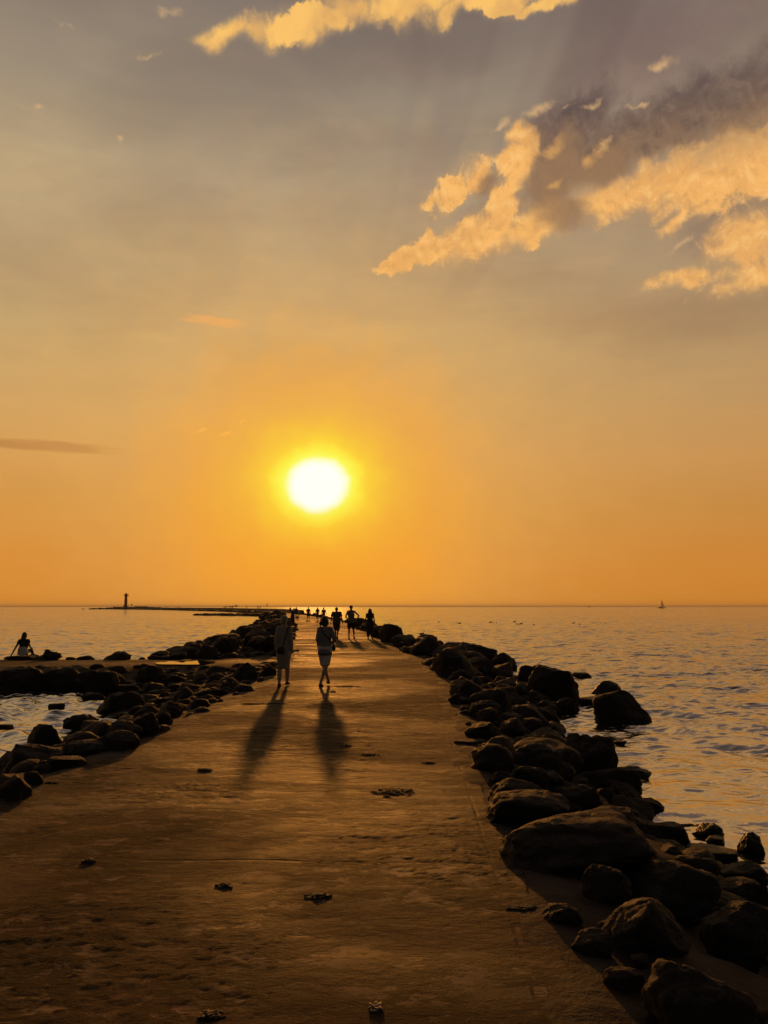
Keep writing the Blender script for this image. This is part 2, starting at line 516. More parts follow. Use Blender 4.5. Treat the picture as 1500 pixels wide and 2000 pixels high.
def build_spur():
    xs = np.linspace(SP_X0, SP_X1 + 1.2, 160)
    prof = [(SP_F - 6.5, -0.95), (SP_F - 3.7, -0.12), (SP_F - 1.8, 0.22), (SP_F - 0.4, 0.45), (SP_F, SPZ), (SP_F + 0.6, SPZ + .02), (SP_F + 1.2, SPZ + .03), (SP_F + 1.8, SPZ + .03), (SP_F + 2.4, SPZ + .02), (SP_F + 3.0, SPZ),
            (SP_B, SPZ - 0.02), (SP_B + 1.0, 0.2), (SP_B + 2.2, -0.15), (SP_B + 4.0, -0.9)]
    P = np.zeros((len(xs), len(prof), 3))
    for i, x in enumerate(xs):
        lift = np.interp(x, [-6.5, -3.0], [0, TOP - 0.035 - SPZ])
        for k, (y, z) in enumerate(prof):
            flat = 4 <= k <= 10
            zz = z + (lift if z > 0 else 0) + (0.012 if flat else 0.12) * mnoise.fractal(Vector((x * 0.8, y * 0.8, 4.0)), 1.0, 2.0, 3)
            P[i, k] = (x, y, min(zz, TOP - 0.03))
    o = link('spur_jetty', grid_mesh('spur_jetty', P), M['pier'])
    tag(o, 'low side jetty of wet sandy concrete leaving the pier', kind='structure')
    # puddle that mirrors the sky
    bm = bmesh.new()
    c = at(366, 1294, SPZ + 0.05); vs = []
    for k in range(90):
        a = 2 * PI * k / 90
        r = 1.0 + 0.30 * mnoise.noise(Vector((math.cos(a) * 1.9, math.sin(a) * 1.9, 3)))
        vs.append(bm.verts.new((c.x + math.cos(a) * 1.15 * r, c.y + math.sin(a) * 0.85 * r, SPZ + 0.052)))
    bm.faces.new(vs)
    o = obj('puddle', bm, M['puddle'], smooth=False)
    tag(o, 'bright shallow puddle lying on the side jetty', kind='structure')


def build_water():
    rad = np.concatenate([np.geomspace(2.2, 320, 1600), np.geomspace(320, 40000, 160)[1:]])
    ang = np.concatenate([np.linspace(-180, -40, 60)[:-1], np.linspace(-40, 40, 620), np.linspace(40, 180, 60)[1:]])
    A = np.radians(ang)
    X = rad[:, None] * np.sin(A)[None]; Y = rad[:, None] * np.cos(A)[None]
    Z = np.zeros_like(X)
    r = np.random.RandomState(3)
    lam = np.geomspace(0.13, 3.6, 64)
    dr = np.gradient(rad)[:, None]
    for i, L in enumerate(lam):
        k = 2 * PI / L
        th = r.normal(0, 0.75) + math.radians(200)
        slope = 0.038 * (1.2 if L < 0.9 else 1.0 if L < 2.0 else 0.45)
        w = np.clip((L / dr - 2.4) / 2.6, 0, 1)
        ph = r.uniform(0, 2 * PI)
        Z += w * slope / k * np.sin(k * (X * math.sin(th) + Y * math.cos(th)) + ph)
    calm = np.clip((rad - 4.0) / 14.0, 0.34, 1.0)[:, None]
    side = np.where(X < 0, 1.0 + 0.5 * np.clip((26 - Y) / 8, 0, 1), 1.0)          # choppier on the open left side
    Z *= calm * side
    P = np.stack([X, Y, Z], -1)
    o = link('water', grid_mesh('water', P), M['water'])
    tag(o, 'rippled sea reaching to the horizon', kind='structure')
    # sea bed so that nothing under the banks is open
    return o


build_pier()
build_bank(RS, RN, w_right, 'ground', 'sand and grit of the bank right of the pier')
build_bank(LS, LN, w_left, 'ground', 'sand and grit of the bank left of the pier')
build_spur()
build_water()

# ------------------------------------------------------------------ boulders
import itertools


def rock_mesh(seed, sub=4, square=2.4, cuts=7, rough=0.16, flat_top=None, cone=0.0, name='boulder'):
    rr = random.Random(seed)
    bm = bmesh.new()
    bmesh.ops.create_icosphere(bm, subdivisions=sub, radius=1.0)
    off = Vector((rr.uniform(-50, 50), rr.uniform(-50, 50), rr.uniform(-50, 50)))
    planes = []
    for _ in range(cuts):
        n = Vector((rr.gauss(0, 1), rr.gauss(0, 1), rr.gauss(0, 0.8))).normalized()
        planes.append((n, rr.uniform(0.62, 0.92)))
    if flat_top: planes.append((Vector((rr.uniform(-.15, .15), rr.uniform(-.15, .15), 1)).normalized(), flat_top))
    for v in bm.verts:
        p = v.co.copy()
        q = (abs(p.x)**square + abs(p.y)**square + abs(p.z)**square) ** (-1 / square)
        p *= q
        if cone: 
            k = 1 - cone * max(p.z, -0.3); p.x *= k; p.y *= k
        p *= 1 + rough * 1.3 * mnoise.fractal(p * 0.9 + off, 1.0, 2.0, 2)
        for n, d in planes:
            e = p.dot(n) - d
            if e > 0: p -= n * (e * 0.86)
        p *= 1 + rough * 0.42 * mnoise.fractal(p * 2.8 + off, 0.85, 2.1, 5)
        p *= 1 - rough * 0.30 * max(0.0, 0.16 - abs(mnoise.noise(p * 1.6 + off * 1.3))) / 0.16
        p *= 1 + rough * 0.05 * mnoise.noise(p * 14 + off)
        v.co = p
    # bring the extents back to a unit box
    xs = [v.co for v in bm.verts]
    for k in range(3):
        lo = min(c[k] for c in xs); hi = max(c[k] for c in xs)
        for v in bm.verts: v.co[k] = (v.co[k] - lo) / (hi - lo) * 2 - 1
    me = bm_mesh(bm, name)
    me.polygons.foreach_set('use_smooth', [True] * len(me.polygons))
    return me


SHAPES = {
    'rounded': dict(square=2.3, cuts=8, rough=0.17),
    'blocky': dict(square=3.2, cuts=10, rough=0.18),
    'angular': dict(square=2.6, cuts=13, rough=0.2),
    'peaked': dict(square=2.2, cuts=9, rough=0.18, cone=0.42),
    'flat': dict(square=2.8, cuts=6, rough=0.15, flat_top=0.6),
    'jagged': dict(square=2.1, cuts=9, rough=0.42),
}
TEMPL = {k: [rock_mesh(100 * i + j, 4, **v) for j in range(4)] for i, (k, v) in enumerate(SHAPES.items())}
HEROES = []      # (object, x, y, radius, short name)
hero_seed = itertools.count(1000)


def place_rock(me, c, s, rz, mat, tilt=(0, 0)):
    o = bpy.data.objects.new('boulder', me); COL.objects.link(o)
    if not me.materials: me.materials.append(mat)
    o.location = c; o.scale = s; o.rotation_euler = (tilt[0], tilt[1], rz)
    return o


def hero(px, yb, w, h, shape, label, short=None, mat='rock', sea=False, rz=None, dep=0.75, group='boulders along the pier'):
    sd = next(hero_seed)
    rr = random.Random(sd)
    p = at(px, yb, 0.02) if sea else hit_ground(px, yb)
    dist = (p - CAM).dot(FWD)
    W = w / F * dist; H = h / F * dist
    sx = W / 2; sy = max(sx * dep, H * 0.45)
    dtop = ray(px, yb - h); ztop = CZ + dtop.z * (p.y + sy * 0.75) / dtop.y
    H = max(ztop - p.z, 0.05, H * 0.35); sz = H * (0.85 if sea else 0.70)
    me = rock_mesh(sd, 5, **SHAPES[shape])
    me.materials.append(M[mat])
    c = Vector((p.x, p.y + sy * 0.75, p.z + H - sz))
    o = place_rock(me, c, (sx, sy, sz), rr.choice((0, PI)) + rr.uniform(-.12, .12) if rz is None else rz, M[mat])
    tag(o, label, 'boulder', group)
    HEROES.append((o, c.x, c.y, max(sx, sy), short or None))
    return o


RB = [
    # standing in the sea, right
    (1222, 1411, 118, 64, 'blocky', 'big square boulder standing alone in the sea', 'big square sea boulder', 'rock', True),
    (1191, 1355, 62, 26, 'peaked', 'domed boulder in the sea behind the big square one', None, 'weedrock', True),
    (1166, 1377, 74, 16, 'flat', 'low flat rock awash at the left foot of the big square sea boulder', None, 'weedrock', True),
    (1140, 1322, 40, 9, 'flat', 'low dark rock awash just beyond the tall bank boulder', None, 'weedrock', True),
    (1213, 1453, 26, 6, 'flat', 'tiny black rock tip alone in the sea below the big square boulder', None, 'weedrock', True),
    (1238, 1520, 84, 24, 'peaked', 'black weedy rock with a long low tail lying at the waterline', None, 'weedrock', True),
    (1390, 1633, 62, 28, 'rounded', 'weedy round rock in the shallows ringed by floating weed', 'weedy round shallows rock', 'weedrock', True),
    (1404, 1646, 34, 9, 'flat', 'small weed-covered rock awash below the weedy round shallows rock', None, 'weedrock', True),
    (1476, 1667, 54, 42, 'peaked', 'pointed wet rock standing in the shallows at the picture edge', None, 'weedrock', True),
    (1400, 1675, 100, 20, 'flat', 'low wet weed-draped rock at the inner edge of the shallows', None, 'weedrock', True),
    # right bank, nearest first
    (1400, 2045, 225, 165, 'rounded', 'very large rounded boulder filling the lower right corner', 'corner boulder'),
    (1462, 1885, 150, 122, 'rounded', 'large smooth round boulder with a lit left rim at the picture edge', 'rim-lit round boulder'),
    (1272, 1862, 178, 114, 'rounded', 'large round dark boulder in front of the broad grey dome', 'large round dark boulder'),
    (1335, 1800, 200, 112, 'rounded', 'broad grey domed boulder behind the large round dark one', 'broad grey dome'),
    (1472, 1785, 90, 66, 'angular', 'angular boulder with a pale left edge above the rim-lit round boulder', 'pale-edged boulder'),
    (1462, 1738, 100, 56, 'rounded', 'smooth grey boulder next to the shallows at the picture edge', 'smooth grey boulder'),
    (1372, 1728, 84, 58, 'blocky', 'dark squat boulder between the broad grey dome and the shallows', None),
    (1196, 1770, 100, 80, 'rounded', 'egg-shaped dark boulder resting against the huge long boulder', 'egg-shaped boulder'),
    (1225, 1945, 84, 56, 'rounded', 'small round boulder half sunk in the grit by the corner boulder', None),
    (1160, 1868, 84, 48, 'angular', 'rough dark stone on the grit left of the large round dark boulder', None),
    (1102, 1812, 86, 46, 'angular', 'low crumbling dark stone on the sand at the path edge', None),
    (1147, 1706, 346, 116, 'blocky', 'huge long boulder, the biggest on the bank, touching the path', 'huge long boulder'),
    (1040, 1618, 170, 72, 'rounded', 'wide low reddish boulder touching the path behind the huge long one', 'wide reddish boulder'),
    (1012, 1582, 112, 62, 'rounded', 'dome-shaped dark boulder at the path edge with a white speck on top', 'white-specked dome'),
    (986, 1542, 66, 36, 'rounded', 'small dark dome at the path edge beyond the white-specked one', None),
    (1040, 1540, 82, 44, 'rounded', 'rounded boulder with a pale right flank leaning on the tall triangular one', None),
    (1074, 1534, 140, 84, 'peaked', 'tall triangular reddish boulder in the middle of the bank', 'triangular boulder'),
    (1134, 1592, 112, 62, 'rounded', 'round boulder with a pale slanting crack right of the white-specked dome', None),
    (1198, 1640, 130, 62, 'angular', 'sharp-ridged boulder with a pale edge behind the huge long one', None),
    (1120, 1502, 110, 50, 'rounded', 'smooth grey dome behind the tall triangular boulder', 'smooth grey dome'),
    (1166, 1545, 100, 110, 'blocky', 'steep dark boulder forming the seaward end of the bank', 'steep seaward boulder'),
    (1082, 1478, 74, 44, 'rounded', 'rounded boulder with a light top left of the smooth grey dome', None),
    (1228, 1592, 70, 66, 'blocky', 'dark upright boulder at the water behind the huge long one', None),
    (1275, 1588, 58, 30, 'rounded', 'dark round boulder jutting into the sea beside the upright one', None),
    (1306, 1662, 110, 56, 'blocky', 'sloping dark boulder at the seaward end of the huge long boulder', None),
    (1240, 1690, 100, 60, 'rounded', 'dark boulder wedged under the seaward end of the huge long boulder', None),
    (1062, 1420, 78, 38, 'peaked', 'tilted angular slab with a pale lit edge in the bank', 'tilted angular slab'),
    (1030, 1432, 66, 30, 'rounded', 'rounded stone in front of the tilted angular slab', None),
    (1086, 1375, 108, 76, 'blocky', 'tall massive boulder at the waterline left of the big square sea boulder', 'tall massive boulder'),
    (1046, 1352, 70, 54, 'rounded', 'pale-topped boulder leaning on the tall massive one', None),
    (1108, 1398, 56, 36, 'rounded', 'round boulder at the waterline under the tall massive one', None),
    (1075, 1400, 62, 32, 'angular', 'angular stone in front of the tall massive boulder', None),
    (1000, 1395, 80, 42, 'rounded', 'wide rounded boulder in mid-bank beyond the tilted slab', None),
    (952, 1403, 66, 36, 'rounded', 'brown rounded boulder at the path edge beyond the thin flat stones', None),
    (920, 1457, 66, 12, 'flat', 'thin flat dark stone reaching onto the path', 'thin flat stone'),
    (962, 1462, 46, 18, 'angular', 'small dark stone at the bank end of the thin flat stone', None),
    (932, 1296, 84, 42, 'blocky', 'square-topped skyline boulder halfway along the right bank', 'square-topped skyline boulder'),
    (985, 1312, 56, 38, 'rounded', 'rounded skyline boulder just nearer than the square-topped one', None),
    (838, 1268, 52, 30, 'peaked', 'pointed skyline boulder between the square-topped one and the walking woman', 'pointed skyline boulder'),
    (895, 1276, 44, 22, 'rounded', 'low rounded skyline boulder left of the square-topped one', None),
    (766, 1256, 50, 38, 'rounded', 'big round boulder right of the walking long-haired woman', 'big round boulder by the woman'),
    (738, 1246, 26, 18, 'rounded', 'small round boulder close beside the walking long-haired woman', None),
    (796, 1254, 16, 14, 'rounded', 'little round boulder alone in a dip of the skyline', None),
]
LB = [
    (75, 1464, 72, 50, 'rounded', 'big ball-like boulder standing at the edge of the enclosed water', 'ball-like boulder'),
    (150, 1424, 70, 30, 'angular', 'rough boulder behind the ball-like one at the water', None),
    (232, 1396, 80, 46, 'blocky', 'overhanging dark boulder at the inner corner of the enclosed water', 'overhanging corner boulder'),
    (44, 1515, 124, 62, 'blocky', 'broad dark boulder at the left picture edge below the ball-like one', 'broad edge boulder'),
    (122, 1503, 78, 26, 'flat', 'low flat-topped boulder with a lit upper edge by the path', 'low flat-topped boulder'),
    (61, 1538, 44, 32, 'angular', 'small chunky boulder alone on the sand at the left picture edge', None),
    (20, 1560, 66, 46, 'rounded', 'dark boulder cut by the left picture edge, nearest to the viewer there', None),
    (215, 1470, 100, 44, 'rounded', 'wide boulder in the left bank next to the path', None),
    (155, 1480, 90, 34, 'rounded', 'low dark boulder between the ball-like one and the path', None),
    (312, 1422, 44, 34, 'peaked', 'pointed stone at the path edge of the left bank', None),
    (268, 1440, 80, 50, 'angular', 'heaped dark boulder in the middle of the left bank', None),
    (28, 1354, 112, 52, 'rounded', 'large dark rounded boulder at the front of the side jetty, cut by the picture edge', 'jetty-front boulder'),
    (108, 1352, 96, 50, 'rounded', 'large dark boulder next along the front of the side jetty', None),
    (182, 1356, 82, 48, 'blocky', 'blocky dark boulder at the front of the side jetty above the inner corner', None),
    (178, 1372, 46, 20, 'angular', 'low boulder at the waterline below the side jetty', None),
    (290, 1338, 60, 40, 'rounded', 'rounded boulder with a lit rim where bank and side jetty meet', None),
    (473, 1334, 58, 40, 'rounded', 'tall rounded boulder at the mouth of the side jetty', 'jetty-mouth boulder'),
    (522, 1322, 34, 22, 'angular', 'small stone at the path edge by the jetty mouth', None),
    (425, 1322, 50, 22, 'rounded', 'rounded boulder left of the tall one at the jetty mouth', None),
]
LSEA = [
    (107, 1382, 34, 9, 'flat', 'small dark rock awash in the middle of the enclosed water', None, 'weedrock', True),
    (8, 1423, 30, 9, 'flat', 'small dark rock awash at the left picture edge', None, 'weedrock', True),
    (409, 1252, 20, 9, 'peaked', 'pointed lone rock in the sea beyond the side jetty', None, 'weedrock', True),
    (432, 1253, 16, 5, 'flat', 'low rock in the sea beside the pointed lone rock', None, 'weedrock', True),
    (478, 1240, 34, 9, 'jagged', 'jagged rock islet in the sea off the left bank', None, 'weedrock', True),
    (482, 1232, 22, 4, 'flat', 'low flat rock in the sea beyond the jagged islet', None, 'weedrock', True),
]
SB = [   # along the back edge of the side jetty, against the water
    (38, 1290, 66, 10, 'flat', 'dark flat rock the sitting woman rests on', 'sitting rock'),
    (97, 1290, 44, 22, 'jagged', 'jagged rock with a ragged top on the back edge of the side jetty', 'jagged jetty rock'),
    (84, 1290, 40, 10, 'rounded', 'low rounded rock left of the jagged one on the side jetty', None),
    (136, 1289, 20, 6, 'rounded', 'smallest round rock on the back edge of the side jetty', None),
    (163, 1289, 34, 9, 'rounded', 'smooth low rock on the back edge of the side jetty', None),
    (227, 1289, 48, 17, 'peaked', 'wedge-shaped rock, the largest on the back edge of the side jetty', 'wedge-shaped rock'),
    (297, 1288, 24, 9, 'rounded', 'round rock beyond the puddle on the side jetty, further left', None),
    (320, 1288, 26, 7, 'flat', 'flat low rock beyond the puddle on the side jetty', None),
    (346, 1287, 36, 14, 'rounded', 'rounded rock right behind the puddle on the side jetty', None),
    (384, 1285, 40, 22, 'rounded', 'rounded boulder where the side jetty meets the long left bank', None),
]
for t in RB + LB + LSEA + SB: hero(*t)

# ---- the rest of the bank: scattered, each one an object
placed = [(x, y, r) for _, x, y, r, _ in HEROES]
SCAT = []


def scatter(S, Nn, wf, y0, y1, n, rmin, rmax, o0, o1, side, lift=0.0, keep=0.72, seed=0):
    rr = random.Random(seed)
    sel = [i for i in range(len(S)) if y0 <= S[i, 1] <= y1]
    L = np.concatenate([[0], np.cumsum(np.linalg.norm(np.diff(S[sel], axis=0), axis=1))])
    made = tries = 0
    while made < n and tries < n * 60:
        tries += 1
        s = rr.uniform(0, L[-1]); k = sel[min(int(np.searchsorted(L, s)), len(sel) - 1)]
        W = float(wf(S[k, 1]))
        off = o0 + (W + o1 - o0) * rr.random() ** 0.85
        x, y = S[k] + Nn[k] * off + np.array([rr.uniform(-.3, .3), rr.uniform(-.3, .3)])
        if side == 'L' and SP_F - 0.6 < y < SP_B + 0.2: continue
        r = rmin + (rmax - rmin) * rr.random() ** 1.7
        if off - r * 0.8 < -0.03: continue
        if any((x - a)**2 + (y - b)**2 < (keep * (r + q))**2 for a, b, q in placed): continue
        placed.append((x, y, r)); made += 1
        edge = off / W
        SCAT.append((x, y, r, side, edge, lift * (1 - abs(2 * min(edge, 1) - 0.8)), rr.random()))


def scatter_spur(y0, y1, n, rmin, rmax, seed):
    rr = random.Random(seed); made = tries = 0
    while made < n and tries < n * 60:
        tries += 1
        x = rr.uniform(-17.5, -3.4); y = rr.uniform(y0, y1); r = rr.uniform(rmin, rmax)
        if y + r > SP_F + 0.3 and y < SP_F + 1: continue
        if any((x - a)**2 + (y - b)**2 < (0.7 * (r + q))**2 for a, b, q in placed): continue
        placed.append((x, y, r)); made += 1
        SCAT.append((x, y, r, 'F', 0.5, 'cap', rr.random()))


scatter(RS, RN, w_right, 3.2, 8.5, 18, 0.12, 0.32, 0.45, -0.35, 'R', 0.0, 0.78, 1)
scatter(RS, RN, w_right, 8.0, 20, 62, 0.13, 0.42, 0.30, -0.25, 'R', 0.10, 0.66, 2)
scatter(RS, RN, w_right, 19, 44, 62, 0.24, 0.66, 0.35, -0.1, 'R', 0.25, 0.66, 3)
scatter(RS, RN, w_right, 44, 172, 20, 0.50, 1.00, 0.70, -0.2, 'R', 0.10, 0.8, 4)
scatter(LS, LN, w_left, 6.0, 25, 84, 0.12, 0.33, 0.25, -0.35, 'L', -0.03, 0.66, 5)
scatter(LS, LN, w_left, 29.8, 60, 58, 0.34, 0.80, 0.45, -0.1, 'L', 0.50, 0.64, 6)
scatter(LS, LN, w_left, 60, 172, 30, 0.50, 1.05, 0.70, -0.3, 'L', 0.40, 0.74, 7)
scatter_spur(SP_F - 3.8, SP_F + 0.2, 24, 0.30, 0.72, 8)

shape_names = list(SHAPES)
bank_word = {'R': 'on the right bank', 'L': 'on the left bank', 'F': 'in front of the side jetty'}
named = [(x, y, r, s) for _, x, y, r, s in HEROES if s]
pending = []
for (x, y, r, side, edge, lift, u) in SCAT:
    rr = random.Random(int(u * 1e9))
    shape = rr.choices(shape_names, [4, 3, 6, 3, 2, 1.2])[0]
    fl = {'flat': 0.42, 'peaked': 0.85, 'jagged': 0.7}.get(shape, rr.uniform(0.55, 0.8))
    me = rr.choice(TEMPL[shape])
    z = max(ground_h(x, y), -0.12)
    sx, sy, sz = r * rr.uniform(0.95, 1.25), r * rr.uniform(0.8, 1.05), r * fl
    if lift == 'cap': lift = min(0.05, 0.56 - z - sz * 1.35)
    o = place_rock(me, (x, y, z + lift + sz * 0.35), (sx, sy, sz), rr.uniform(0, 2 * PI), M['rock'], (rr.uniform(-.25, .25), rr.uniform(-.25, .25)))
    d = (Vector((x, y, 0)) - Vector((0, 0, 0))).length
    size = 'small' if r < 0.33 else 'mid-sized' if r < 0.55 else 'large' if r < 0.85 else 'massive'
    pending.append((o, x, y, r, side, edge, shape, size, d))


# rubble: uncountable small stones in the gaps
def rubble():
    rr = random.Random(77)
    base = []
    for k in range(5):
        me = rock_mesh(500 + k, 2, square=2.5, cuts=7, rough=0.22, name='chip')
        v = np.zeros(len(me.vertices) * 3); me.vertices.foreach_get('co', v)
        f = np.array([p.vertices[:] for p in me.polygons]); base.append((v.reshape(-1, 3), f))
        bpy.data.meshes.remove(me)
    V, Fc, n0 = [], [], 0
    for (S, Nn, wf, y0, y1, n, a, b, o0, o1) in [
        (RS, RN, w_right, 2.5, 9, 330, 0.02, 0.10, 0.35, 3.4), (RS, RN, w_right, 6, 22, 900, 0.04, 0.22, 0.25, 3.6), (RS, RN, w_right, 20, 60, 520, 0.10, 0.34, 0.25, 4.4),
        (LS, LN, w_left, 4, 24, 900, 0.04, 0.20, 0.2, 4.2), (LS, LN, w_left, 30, 90, 480, 0.12, 0.42, 0.4, 5.8),
        (RS, RN, w_right, 60, 735, 620, 0.3, 0.8, 0.8, 2.6), (LS, LN, w_left, 90, 735, 700, 0.3, 0.85, 0.8, 3.0)]:
        sel = [i for i in range(len(S)) if y0 <= S[i, 1] <= y1]
        L = np.concatenate([[0], np.cumsum(np.linalg.norm(np.diff(S[sel], axis=0), axis=1))])
        for _ in range(n):
            k = sel[min(int(np.searchsorted(L, rr.uniform(0, L[-1]))), len(sel) - 1)]
            off = rr.uniform(o0, o1)
            x, y = S[k] + Nn[k] * off + np.array([rr.uniform(-.6, .6), rr.uniform(-.6, .6)])
            if Nn is LN and SP_F - 0.3 < y < SP_B + 0.1: continue
            oR, _i = nearest(RS, RN, x, y); oL, _j = nearest(LS, LN, x, y)
            if oR < 0.12 and oL < 0.12: continue
            if y < 60 and max(oR, oL) > float((w_right if Nn is RN else w_left)(y)) - 0.05: continue
            r = a + (b - a) * rr.random() ** 2
            z = max(ground_h(x, y), -0.1)
            v, f = rr.choice(base)
            ca, sa = math.cos(rr.uniform(0, 6.3)), math.sin(rr.uniform(0, 6.3))
            nrm = math.hypot(ca, sa) or 1; ca /= nrm; sa /= nrm
            q = v * np.array([r * rr.uniform(.8, 1.4), r * rr.uniform(.8, 1.2), r * rr.uniform(.45, .8)])
            q = np.stack([q[:, 0] * ca - q[:, 1] * sa, q[:, 0] * sa + q[:, 1] * ca, q[:, 2]], 1) + np.array([x, y, z + r * 0.15])
            V.append(q); Fc.append(f + n0); n0 += len(v)
    # stones along the spur's shoulders
    for _ in range(420):
        x = rr.uniform(-32, -3.4); fr = rr.random() < 0.62
        y = rr.uniform(SP_F - 3.9, SP_F - 0.1) if fr else rr.uniform(SP_B + 0.05, SP_B + 1.8)
        r = 0.06 + 0.26 * rr.random() ** 2; z = max(ground_h(x, y), -0.1); v, f = rr.choice(base)
        q = v * np.array([r * 1.2, r, r * 0.65]) + np.array([x, y, z + r * 0.15])
        V.append(q); Fc.append(f + n0); n0 += len(v)
    # far low spit of rocks off the left bank, beyond the mid bank
    for _ in range(170):
        t = rr.random(); px = 395 + 165 * t
        p = at(px, 1201.5 + 2.2 * t, 0.0)
        r = rr.uniform(0.4, 1.0) * (0.75 + 0.5 * t)
        v, f = rr.choice(base)
        q = v * np.array([r * 1.9, r * 1.3, r * 0.62]) + np.array([p.x + rr.uniform(-1, 1), p.y + rr.uniform(-9, 9), 0.18])
        V.append(q); Fc.append(f + n0); n0 += len(v)
    # armour round the pier head under the lighthouse
    for _ in range(260):
        px = rr.uniform(168, 308); p = at(px, 1190.0, 0.0)
        t = (px - 168) / 140
        r = rr.uniform(0.6, 1.5) * (0.55 + 0.6 * min(1, t * 2.2))
        v, f = rr.choice(base)
        q = v * np.array([r * 1.5, r * 1.3, r * (0.7 + 0.45 * min(1, t * 2.5))]) + np.array([p.x, p.y + rr.uniform(-12, 22), 0.35])
        V.append(q); Fc.append(f + n0); n0 += len(v)
    V = np.concatenate(V); Fc = np.concatenate(Fc)
    me = bpy.data.meshes.new('rubble')
    me.from_pydata(V.tolist(), [], Fc.tolist()); me.update()
    o = link('rubble', me, M['rock'])
    tag(o, 'small broken stones filling the banks between the boulders', kind='stuff')


rubble()

# ------------------------------------------------------------------ modelling helpers for figures


def tube(bm, pts, rads, seg=12, sq=None, caps=True):
    """round tube through points; rads floats or (ra, rb); hemispherical ends"""
    pts = [Vector(p) for p in pts]
    fine_p, fine_r = [], []
    n = len(pts)
    R = [r if isinstance(r, tuple) else (r, r) for r in rads]
    for i in range(n - 1):
        p0, p1, p2, p3 = pts[max(i - 1, 0)], pts[i], pts[i + 1], pts[min(i + 2, n - 1)]
        for k in range(4):
            t = k / 4
            lin_p = p1.lerp(p2, t)
            cr = 0.5 * ((2 * p1) + (p2 - p0) * t + (2 * p0 - 5 * p1 + 4 * p2 - p3) * t * t + (3 * p1 - p0 - 3 * p2 + p3) * t**3)
            fine_p.append(lin_p.lerp(cr, 0.6))
            s = t * t * (3 - 2 * t)
            fine_r.append((R[i][0] * (1 - s) + R[i + 1][0] * s, R[i][1] * (1 - s) + R[i + 1][1] * s))
    fine_p.append(pts[-1]); fine_r.append(R[-1])
    if caps:
        d0 = (fine_p[0] - fine_p[1]).normalized(); d1 = (fine_p[-1] - fine_p[-2]).normalized()
        hp, hr = [], []
        for a in (80, 60, 35):
            hp.append(fine_p[0] + d0 * min(R[0]) * math.sin(math.radians(a))); hr.append(tuple(r * math.cos(math.radians(a)) for r in R[0]))
        tp, tr = [], []
        for a in (35, 60, 80):
            tp.append(fine_p[-1] + d1 * min(R[-1]) * math.sin(math.radians(a))); tr.append(tuple(r * math.cos(math.radians(a)) for r in R[-1]))
        fine_p = hp + fine_p + tp; fine_r = hr + fine_r + tr
    rings = []
    m = len(fine_p)
    for i in range(m):
        d = (fine_p[min(i + 1, m - 1)] - fine_p[max(i - 1, 0)]).normalized()
        ax = Vector((1, 0, 0)) if abs(d.x) < 0.9 else Vector((0, 1, 0))
        v = d.cross(ax).normalized(); u = v.cross(d).normalized()
        rings.append([bm.verts.new(fine_p[i] + u * math.cos(2 * PI * k / seg) * fine_r[i][0] + v * math.sin(2 * PI * k / seg) * fine_r[i][1]) for k in range(seg)])
    for a, b in zip(rings[:-1], rings[1:]):
        for k in range(seg): bm.faces.new((a[k], a[(k + 1) % seg], b[(k + 1) % seg], b[k]))
    bm.faces.new(rings[0][::-1]); bm.faces.new(rings[-1])


def ball(bm, c, r, rot=None, sub=3):
    r = r if isinstance(r, tuple) else (r, r, r)
    mt = Matrix.Translation(Vector(c)) @ (rot.to_4x4() if rot else Matrix.Identity(4)) @ Matrix.Diagonal((*r, 1))
    bmesh.ops.create_icosphere(bm, subdivisions=sub, radius=1, matrix=mt)


def box(bm, c, s, rot=None):
    mt = Matrix.Translation(Vector(c)) @ (rot.to_4x4() if rot else Matrix.Identity(4)) @ Matrix.Diagonal((*s, 1))
    bmesh.ops.create_cube(bm, size=1, matrix=mt)


def cyl(bm, p0, p1, r0, r1=None, seg=12):
    p0, p1 = Vector(p0), Vector(p1); r1 = r0 if r1 is None else r1
    d = (p1 - p0).normalized(); ax = Vector((1, 0, 0)) if abs(d.x) < 0.9 else Vector((0, 1, 0))
    v = d.cross(ax).normalized(); u = v.cross(d)
    A = [bm.verts.new(p0 + (u * math.cos(2 * PI * k / seg) + v * math.sin(2 * PI * k / seg)) * r0) for k in range(seg)]
    B = [bm.verts.new(p1 + (u * math.cos(2 * PI * k / seg) + v * math.sin(2 * PI * k / seg)) * r1) for k in range(seg)]
    for k in range(seg): bm.faces.new((A[k], A[(k + 1) % seg], B[(k + 1) % seg], B[k]))
    bm.faces.new(A[::-1]); bm.faces.new(B)


def fuse(bm, name, voxel, smooth=4):
    """one continuous surface out of the overlapping volumes"""
    me = bm_mesh(bm, name)
    t = bpy.data.objects.new('temporary', me); COL.objects.link(t)
    md = t.modifiers.new('r', 'REMESH'); md.mode = 'VOXEL'; md.voxel_size = voxel; md.adaptivity = 0
    if smooth:
        sm = t.modifiers.new('s', 'SMOOTH'); sm.factor = 0.5; sm.iterations = smooth
    dg = bpy.context.evaluated_depsgraph_get()
    out = bpy.data.meshes.new_from_object(t.evaluated_get(dg))
    bpy.data.objects.remove(t); bpy.data.meshes.remove(me)
    out.name = name
    return out


